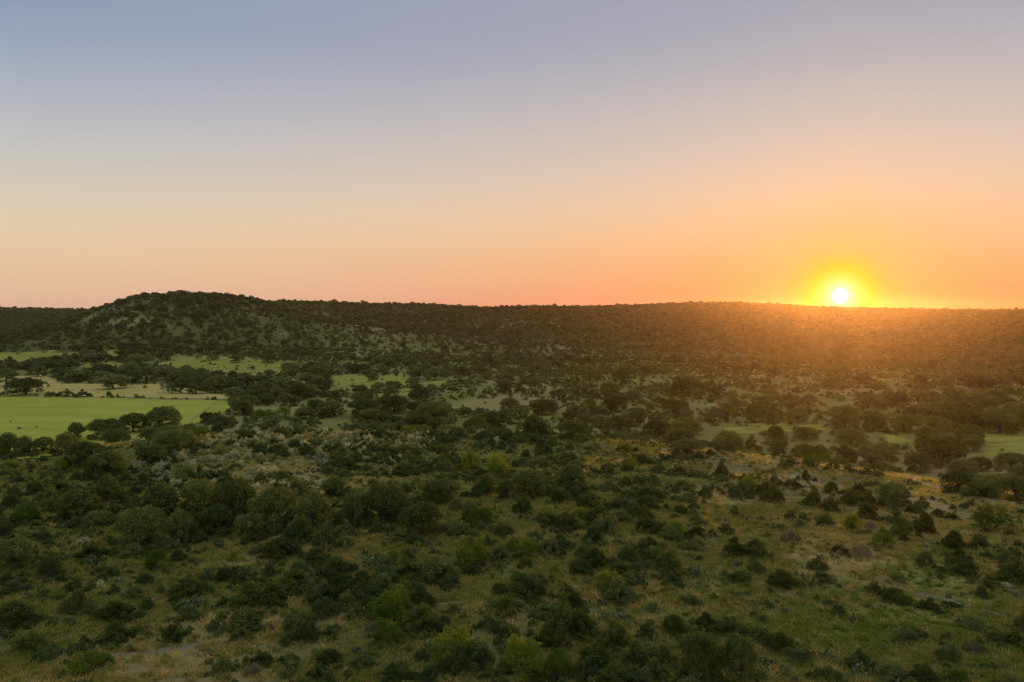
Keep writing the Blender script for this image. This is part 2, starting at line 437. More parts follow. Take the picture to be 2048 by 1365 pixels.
nr, na = GX.shape
V = np.stack([GX.ravel(), GY.ravel(), GZ.ravel()], 1)
idx = np.arange(nr * na).reshape(nr, na)
i0, i1 = idx[:-1], idx[1:]
F = np.stack([i0.ravel(), np.roll(i0, -1, 1).ravel(), np.roll(i1, -1, 1).ravel(), i1.ravel()], 1)[:, ::-1]
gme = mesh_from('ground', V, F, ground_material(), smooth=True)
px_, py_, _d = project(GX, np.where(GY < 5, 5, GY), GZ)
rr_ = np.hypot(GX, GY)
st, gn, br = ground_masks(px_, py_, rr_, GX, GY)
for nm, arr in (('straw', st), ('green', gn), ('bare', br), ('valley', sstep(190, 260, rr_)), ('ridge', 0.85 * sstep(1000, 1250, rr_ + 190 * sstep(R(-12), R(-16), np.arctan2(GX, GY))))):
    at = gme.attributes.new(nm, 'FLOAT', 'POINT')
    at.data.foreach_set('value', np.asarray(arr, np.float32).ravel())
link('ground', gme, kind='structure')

def ground_poly(pix):
    return [ground_at(*p)[:2] for p in pix]

def sheet(name, poly, mat, cell, off, edge):
    """a conforming sheet over a ground polygon (world xy)"""
    P = np.array(poly)
    x0, y0 = P.min(0); x1, y1 = P.max(0)
    xs, ys = np.arange(x0, x1 + cell, cell), np.arange(y0, y1 + cell, cell)
    XX, YY = np.meshgrid(xs, ys)
    wx, wy = XX + edge * (fbm(XX / 9, YY / 9, 12, 3) - 0.5), YY + 2.2 * edge * (fbm(XX / 9, YY / 9, 13, 3) - 0.5)
    inside = in_poly(wx, wy, poly)
    ok = inside[:-1, :-1] & inside[1:, :-1] & inside[:-1, 1:] & inside[1:, 1:]
    I = np.arange(XX.size).reshape(XX.shape)
    Fq = np.stack([I[:-1, :-1][ok], I[:-1, 1:][ok], I[1:, 1:][ok], I[1:, :-1][ok]], 1)
    used, inv = np.unique(Fq, return_inverse=True)
    X, Y = XX.ravel()[used], YY.ravel()[used]
    me = mesh_from(name, np.stack([X, Y, gz(X, Y) + off], 1), inv.reshape(Fq.shape), mat, smooth=True)
    return link(name, me, kind='structure')

m_past = field_material('pasture_grass', (0.310, 0.410, 0.044), (0.470, 0.500, 0.062), (0.460, 0.410, 0.080), 0.022, 0.4)
m_mead = field_material('meadow_grass', (0.190, 0.265, 0.034), (0.370, 0.365, 0.066), (0.420, 0.370, 0.090), 0.04, 0.3)
m_straw = field_material('dry_grass', (0.540, 0.470, 0.130), (0.360, 0.380, 0.080), (0.600, 0.490, 0.180), 0.035, 0.3)
WPOLY = {}
for nm, pl in CLEAR.items():
    WPOLY[nm] = ground_poly(pl)
    mat = m_past if nm == 'pasture' else m_straw if nm == 'straw_strip' else m_mead
    sheet('pasture' if nm == 'pasture' else 'meadow', WPOLY[nm], mat, 1.5, 0.16 if nm != 'straw_strip' else 0.12, 4.0 if nm in ('pasture', 'straw_strip') else 22.0)

def track(name, pix, width, mat, off=0.04, step=1.2):
    pts = [ground_at(*p)[:2] for p in pix]
    P = []
    for (xa, ya), (xb, yb) in zip(pts[:-1], pts[1:]):
        n = max(2, int(math.hypot(xb - xa, yb - ya) / step))
        for t in np.linspace(0, 1, n, endpoint=False):
            P.append((xa + t * (xb - xa), ya + t * (yb - ya)))
    P = np.array(P)
    for _ in range(6):
        P[1:-1] = (P[:-2] + 2 * P[1:-1] + P[2:]) / 4
    T = np.gradient(P, axis=0); T /= np.linalg.norm(T, axis=1)[:, None] + 1e-9
    N = np.stack([-T[:, 1], T[:, 0]], 1)
    nx = 7
    V = []
    for k in range(nx):
        s = (k / (nx - 1) - 0.5)
        w = width * (0.7 + 0.6 * vnoise(P[:, 0] / 3 + (31 if s > 0 else 0), P[:, 1] / 3, 91)) * np.minimum(1, np.minimum(np.arange(len(P)), np.arange(len(P))[::-1]) / 5 + 0.15)
        q = P + N * (s * w)[:, None]
        crown = off if 0 < k < nx - 1 else -0.05
        V.append(np.stack([q[:, 0], q[:, 1], gz(q[:, 0], q[:, 1]) + crown], 1))
    V = np.stack(V, 1)
    I = np.arange(V.shape[0] * nx).reshape(-1, nx)
    Fq = np.stack([I[:-1, :-1].ravel(), I[:-1, 1:].ravel(), I[1:, 1:].ravel(), I[1:, :-1].ravel()], 1)
    link(name, mesh_from(name, V.reshape(-1, 3), Fq, mat, True), kind='structure')

m_dirt = field_material('bare_caliche', (0.240, 0.190, 0.135), (0.330, 0.265, 0.200), (0.180, 0.160, 0.075), 0.45, 1.0)
TRACKS = [
    ([(1655, 1172), (1690, 1160), (1760, 1165), (1830, 1185), (1920, 1208), (2000, 1232), (2090, 1250)], 1.3),
    ([(1690, 918), (1722, 925), (1770, 938), (1830, 962), (1885, 978), (1930, 990), (2060, 1010)], 2.6),
    ([(520, 1296), (570, 1282), (610, 1262), (650, 1240), (700, 1222)], 1.3),
    ([(200, 1312), (260, 1310), (330, 1302), (420, 1286), (500, 1280)], 0.9),
    ([(860, 1212), (910, 1208), (950, 1198)], 1.2),
]
for pix, w in TRACKS:
    track('dirt_path', pix, w, m_dirt)
m_lane = field_material('pale_lane', (0.30, 0.25, 0.13), (0.22, 0.20, 0.09), (0.36, 0.30, 0.18), 0.05, 1.0)
track('farm_track', [(905, 747), (960, 744), (1040, 741), (1130, 739), (1250, 742), (1400, 746), (1560, 748)], 5.0, m_lane, 0.15, 6.0)

# ------------------------------------------------------------------ plant shapes (unit width, unit height)
def leaf_quads(P, N, size, rng, elong=1.5):
    n = len(P)
    a = rng.normal(size=(n, 3)); U = np.cross(N, a); U /= np.linalg.norm(U, axis=1)[:, None] + 1e-9
    W = np.cross(N, U)
    s = size * rng.uniform(0.6, 1.45, n)[:, None]
    e = elong
    V = np.stack([P - U * s * e * 0.5, P + W * s * 0.5 - U * s * 0.06, P + U * s * e * 0.5, P - W * s * 0.5 + U * s * 0.1], 1).reshape(-1, 3)
    return V, np.arange(4 * n).reshape(-1, 4)

def lobe_leaves(lobes, n, size, rng, inner=0.25, jit=0.42, low=-0.55, elong=1.5):
    """leaf-sized faces spread over and inside a set of lobes (cx, cy, cz, r, rz)"""
    L = np.array(lobes)
    w = L[:, 3] ** 2; w /= w.sum()
    P, N = [], []
    left = n
    while left > 0:
        m = int(left * 1.6) + 50
        k = rng.choice(len(L), m, p=w)
        d = rng.normal(size=(m, 3)); d /= np.linalg.norm(d, axis=1)[:, None]
        rad = np.where(rng.random(m) < inner, rng.uniform(0.45, 0.85, m), rng.uniform(0.84, 1.08, m))
        bump = 0.78 + 0.44 * vnoise(d[:, 0] * 4 + k * 3.7, d[:, 1] * 4 + d[:, 2] * 5.1 + k, 7)
        rad = rad * bump
        p = L[k, :3] + d * np.stack([L[k, 3], L[k, 3], L[k, 4]], 1) * rad[:, None]
        keep = (d[:, 2] > low) | (rng.random(m) < 0.35)
        for q in range(len(L)):
            dd = (p - L[q, :3]) / np.array([L[q, 3], L[q, 3], L[q, 4]])
            keep &= ~((np.einsum('ij,ij->i', dd, dd) < 0.50) & (k != q) & (rng.random(m) < 0.85))
        keep &= p[:, 2] > 0.004
        p, d = p[keep][:left], d[keep][:left]
        nn = d + jit * rng.normal(size=d.shape); nn /= np.linalg.norm(nn, axis=1)[:, None]
        P.append(p); N.append(nn); left -= len(p)
    return leaf_quads(np.concatenate(P), np.concatenate(N), size, rng, elong)

def tube(pts, radii, sides=6):
    pts = np.array(pts, float); V = []
    for i in range(len(pts)):
        t = pts[min(i + 1, len(pts) - 1)] - pts[max(i - 1, 0)]; t /= np.linalg.norm(t) + 1e-9
        a = np.cross(t, [0.31, 0.87, 0.2]); a /= np.linalg.norm(a) + 1e-9; b = np.cross(t, a)
        for k in range(sides):
            th = 2 * math.pi * k / sides
            V.append(pts[i] + radii[i] * (math.cos(th) * a + math.sin(th) * b))
    Fq = []
    for i in range(len(pts) - 1):
        for k in range(sides):
            Fq.append((i * sides + k, i * sides + (k + 1) % sides, (i + 1) * sides + (k + 1) % sides, (i + 1) * sides + k))
    return np.array(V), np.array(Fq)

def join(parts):
    V, F, o = [], [], 0
    for v, f in parts:
        V.append(v); F.append(f + o); o += len(v)
    return np.concatenate(V), np.concatenate(F)

def norm_scale(lobes):
    L = np.array(lobes)
    W = max((L[:, 0] + L[:, 3]).max() - (L[:, 0] - L[:, 3]).min(), (L[:, 1] + L[:, 3]).max() - (L[:, 1] - L[:, 3]).min())
    H = (L[:, 2] + L[:, 4]).max()
    c = np.array([((L[:, 0] + L[:, 3]).max() + (L[:, 0] - L[:, 3]).min()) / 2, ((L[:, 1] + L[:, 3]).max() + (L[:, 1] - L[:, 3]).min()) / 2])
    L[:, 0] -= c[0]; L[:, 1] -= c[1]
    L[:, [0, 1, 3]] /= W; L[:, [2, 4]] /= H
    return L

def limbs(lobes, rng, r0, n, fork=0.3, sides=6, lean=0.05):
    """trunk splitting into limbs that run to some of the lobes"""
    parts = []
    bx, by = rng.normal(size=2) * lean
    f = np.array([bx, by, fork])
    parts.append(tube([(0, 0, -0.04), (bx * 0.4, by * 0.4, fork * 0.5), f + [0, 0, 0.02]], [r0 * 1.25, r0 * 0.95, r0 * 0.8], sides))
    order = rng.permutation(len(lobes))[:n]
    for k in order:
        e = lobes[k, :3]
        m = f * 0.5 + e * 0.5 + np.array([*rng.normal(size=2) * 0.03, 0.04])
        parts.append(tube([f, m, e * 0.9 + f * 0.1, e + [0, 0, lobes[k, 4] * 0.4]], [r0 * 0.62, r0 * 0.42, r0 * 0.25, r0 * 0.08], 5))
    return join(parts)

def stems(lobes, rng, r0, n):
    parts = []
    for k in rng.permutation(len(lobes))[:n]:
        e = lobes[k, :3]
        b = np.array([*(rng.normal(size=2) * 0.035), -0.03])
        m = b * 0.45 + e * 0.55 + np.array([*(rng.normal(size=2) * 0.03), 0.02])
        parts.append(tube([b, m, e + [0, 0, lobes[k, 4] * 0.5]], [r0, r0 * 0.7, r0 * 0.25], 5))
    return join(parts)

def oak_lobes(rng, n, spread=0.36, low=0.40, skirt=7):
    """a lumpy dome: many small lobes over its surface, a few large ones inside"""
    L = []
    ax, ay, hz = spread * rng.uniform(0.95, 1.1), spread * rng.uniform(0.8, 1.0), rng.uniform(0.30, 0.42)
    ph = rng.uniform(0, 6.28)
    for i in range(n):
        t = (i + 0.5) / n
        a = 2 * math.pi * i * 0.618 + rng.uniform(-0.35, 0.35); q = math.sqrt(1 - (1 - t) ** 1.7) * rng.uniform(0.9, 1.06)
        out = 1 + 0.16 * math.sin(2 * a + ph) + 0.10 * math.sin(3 * a + 2 * ph)
        r = rng.uniform(0.065, 0.125)
        z = low + hz * math.sqrt(max(0, 1 - min(q, 1) ** 2)) * rng.uniform(0.82, 1.12)
        L.append((q * ax * out * math.cos(a), q * ay * out * math.sin(a), z, r, r * rng.uniform(0.85, 1.15)))
    for i in range(4):
        a = rng.uniform(0, 6.28); q = rng.uniform(0.05, 0.16)
        L.append((q * math.cos(a), q * math.sin(a), low + hz * 0.35, 0.17, 0.15))
    for i in range(skirt):
        a = rng.uniform(0, 2 * math.pi); r = rng.uniform(0.07, 0.12); q = spread * rng.uniform(0.6, 0.98)
        L.append((q * math.cos(a), q * math.sin(a) * 0.9, max(low - rng.uniform(0.08, 0.18), 0.09), r, r))
    return norm_scale(L)

def mound_lobes(rng, n, spread=0.36, zmin=0.10, top=0.55, rmin=0.08, rmax=0.19, power=1.6, outliers=5):
    L = []
    for i in range(n):
        a = rng.uniform(0, 2 * math.pi); q = math.sqrt(rng.random()) * spread
        r = rng.uniform(rmin, rmax)
        z = zmin + (top - zmin) * (1 - (q / spread) ** power) * rng.uniform(0.35, 1.1)
        L.append((q * math.cos(a) * 1.25, q * math.sin(a) * 0.9, max(z, r * 0.4), r, r * rng.uniform(0.85, 1.2)))
    for i in range(outliers):        # side shoots that break the round outline
        a = rng.uniform(0, 2 * math.pi); q = spread * rng.uniform(0.9, 1.35); r = rng.uniform(0.05, 0.10)
        L.append((q * math.cos(a) * 1.1, q * math.sin(a), r * rng.uniform(0.5, 1.6), r, r * rng.uniform(0.9, 1.4)))
    return norm_scale(L)

def cone_lobes(rng, n):
    L = []
    for i in range(n):
        t = i / (n - 1)
        z = 0.12 + 0.78 * t ** 0.9
        rad = 0.34 * (1 - t ** 2.0) ** 0.75
        a = i * 2.399 + rng.uniform(-0.3, 0.3); q = rad * math.sqrt(rng.uniform(0.25, 1.0))
        r = rng.uniform(0.12, 0.18) * (1 - 0.35 * t)
        L.append((q * math.cos(a), q * math.sin(a), z, r, r * rng.uniform(1.1, 1.5)))
    return norm_scale(L)

def shoots(lobes, rng, n, length, size, up=0.6, droop=0.25, per=9):
    """long feathery twigs that stick out of the outline"""
    P, N = [], []
    for _ in range(n):
        k = rng.integers(len(lobes)); d = rng.normal(size=3); d[2] = abs(d[2]) + up; d /= np.linalg.norm(d)
        p = lobes[k, :3] + d * lobes[k, 3] * 0.8
        side = rng.normal(size=3) * 0.3
        for j in range(per):
            t = j / (per - 1)
            q = p + d * length * t + side * length * t * t + np.array([0, 0, -droop * length * t * t])
            P.append(q + rng.normal(size=3) * size * 0.5); N.append(rng.normal(size=3))
    P, N = np.array(P), np.array(N); N /= np.linalg.norm(N, axis=1)[:, None]
    return leaf_quads(P, N, size, rng, 2.2)

PROTO = {}
def add_proto(key, name, wood_name, leaf_name, leafVF, woodVF, leafmat, woodmat):
    lm = mesh_from(leaf_name, *leafVF, leafmat)
    wm = mesh_from(wood_name, *woodVF, woodmat, True) if woodVF is not None else None
    PROTO.setdefault(key, []).append((name, wood_name, wm, leaf_name, lm))

for s in range(7):
    g = np.random.default_rng(100 + s)
    L = oak_lobes(g, int(g.integers(30, 46)), low=float(g.uniform(0.26, 0.36)))
    add_proto('oak', 'live_oak', 'trunk', 'crown', join([lobe_leaves(L, 9500, 0.0225, g, 0.2), shoots(L, g, 130, 0.045, 0.018, 0.6, 0.0, 5)]), limbs(L, g, 0.034, 9, 0.26), MAT['oak'], MAT['bark'])
for s in range(4):      # the same tree for the valley, where a leaf face is bigger
    g = np.random.default_rng(140 + s)
    L = oak_lobes(g, int(g.integers(20, 30)), low=float(g.uniform(0.28, 0.40)), skirt=5)
    add_proto('oak_mid', 'live_oak', 'trunk', 'crown', lobe_leaves(L, 2600, 0.040, g, 0.25), limbs(L, g, 0.032, 6, 0.30), MAT['oak_mid'], MAT['bark'])
for s in range(5):
    g = np.random.default_rng(200 + s)
    L = cone_lobes(g, int(g.integers(16, 24))) if s < 2 else mound_lobes(g, 32, 0.34, 0.14, 0.66, 0.07, 0.14, 2.2)
    VF = join([lobe_leaves(L, 5200, 0.026, g, 0.3, 0.45, -0.9, 2.0), shoots(L, g, 60, 0.07, 0.02, 1.2, 0, 5)])
    add_proto('juniper', 'juniper_bush', 'trunk', 'foliage', VF, stems(L, g, 0.02, 6), MAT['juniper'], MAT['bark'])
for s in range(7):
    g = np.random.default_rng(300 + s)
    L = mound_lobes(g, int(g.integers(22, 34)), 0.38, 0.12, 0.54, 0.06, 0.14)
    VF = join([lobe_leaves(L, 4200, 0.029, g, 0.3, 0.5, -0.8), shoots(L, g, 40, 0.06, 0.026, 0.8, 0.1, 4)])
    add_proto('scrub', 'evergreen_shrub', 'stems', 'foliage', VF, stems(L, g, 0.014, 7), MAT['scrub'], MAT['bark'])
for s in range(5):
    g = np.random.default_rng(400 + s)
    L = mound_lobes(g, 15, 0.33, 0.28, 0.72, 0.10, 0.17, 1.8)
    VF = join([lobe_leaves(L, 3300, 0.023, g, 0.2, 0.8, -0.8, 2.2), shoots(L, g, 110, 0.17, 0.017, 0.7, 0.35, 12)])
    add_proto('mesquite', 'mesquite_tree', 'trunk', 'crown', VF, stems(L, g, 0.017, 7), MAT['mesquite'], MAT['bark'])
for s in range(4):
    g = np.random.default_rng(500 + s)
    L = mound_lobes(g, 14, 0.38, 0.15, 0.5, 0.09, 0.17)
    VF = join([lobe_leaves(L, 1500, 0.033, g, 0.3, 1.0, -0.8, 1.8), shoots(L, g, 90, 0.13, 0.026, 1.3, 0.0, 6)])
    add_proto('silver', 'silver_shrub', 'stems', 'foliage', VF, stems(L, g, 0.012, 6), MAT['silver'], MAT['pale_bark'])
for s in range(3):
    g = np.random.default_rng(600 + s)
    L = mound_lobes(g, 14, 0.38, 0.15, 0.5, 0.09, 0.17)
    VF = join([lobe_leaves(L, 900, 0.026, g, 0.3, 1.0, -0.8, 3.5), shoots(L, g, 160, 0.14, 0.014, 1.0, 0.0, 6)])
    add_proto('grey', 'twiggy_shrub', 'stems', 'twigs', VF, stems(L, g, 0.014, 12), MAT['grey'], MAT['pale_bark'])

def pear_mesh(rng):
    parts = []
    ring = 8
    def pad(c, d, nrm_, s):
        d = d / np.linalg.norm(d); nrm_ = nrm_ - d * np.dot(nrm_, d); nrm_ /= np.linalg.norm(nrm_) + 1e-9
        u = np.cross(d, nrm_)
        V = []
        for off, sc in ((-0.09, 0.72), (0.0, 1.0), (0.09, 0.72)):
            for k in range(ring):
                th = 2 * math.pi * k / ring
                V.append(c + d * s * (1 + math.cos(th) * sc) * 0.9 + u * s * math.sin(th) * sc * 0.68 + nrm_ * s * off * 1.4)
        V = np.array(V); Fq = []
        for i in range(2):
            for k in range(ring):
                Fq.append((i * ring + k, i * ring + (k + 1) % ring, (i + 1) * ring + (k + 1) % ring, (i + 1) * ring + k))
        for b in (0, 2 * ring):
            Fq += [(b, b + 1, b + 2, b + 3), (b, b + 3, b + 4, b + 7), (b + 7, b + 4, b + 5, b + 6)]
        parts.append((V, np.array(Fq)))
        return c + d * s * 1.7
    for _ in range(13):
        q = rng.normal(size=2) * 0.17
        base = np.array([q[0], q[1], -0.01]); d = np.array([q[0] * 1.4 + rng.normal() * 0.3, q[1] * 1.4 + rng.normal() * 0.3, 1.0])
        for lv in range(int(rng.integers(2, 4))):
            base = pad(base, d, rng.normal(size=3), 0.105 * (1 - 0.12 * lv))
            d = np.array([d[0] * 0.7 + rng.normal() * 0.55, d[1] * 0.7 + rng.normal() * 0.55, 0.9])
    V, F = join(parts)
    V[:, :2] /= np.ptp(V[:, :2], axis=0).max(); V[:, 2] /= V[:, 2].max()
    return V, F
PEAR = [mesh_from('prickly_pear', *pear_mesh(np.random.default_rng(700 + s)), MAT['pear'], True) for s in range(4)]

def bare_mesh(rng):
    parts = []
    def grow(p, d, ln, r, lv):
        d = d / np.linalg.norm(d)
        m = p + d * ln * 0.5 + rng.normal(size=3) * ln * 0.06
        e = p + d * ln + rng.normal(size=3) * ln * 0.08
        parts.append(tube([p, m, e], [r, r * 0.8, r * 0.6], 5 if lv < 3 else 3))
        if lv >= 5:
            return
        for _ in range(3 if lv < 4 else 2):
            nd = d + rng.normal(size=3) * 0.62 + np.array([0, 0, 0.10])
            grow(e, nd, ln * rng.uniform(0.6, 0.85), r * 0.58, lv + 1)
    grow(np.array([0, 0, -0.03]), np.array([0.1, 0, 1.0]), 0.26, 0.035, 0)
    V, F = join(parts)
    V[:, :2] /= np.ptp(V[:, :2], axis=0).max(); V[:, 2] /= V[:, 2].max()
    return V, F
BARE = []
for s in range(3):
    g = np.random.default_rng(760 + s)
    BARE.append(mesh_from('branches', *bare_mesh(g), MAT['pale_bark'], True))
    L = oak_lobes(g, 12)
    PROTO.setdefault('bare', []).append(('bare_tree', 'branches', BARE[-1], 'twigs', mesh_from('twigs', *lobe_leaves(L, 700, 0.022, g, 0.4, 1.0, -0.8, 4.0), MAT['grey'])))

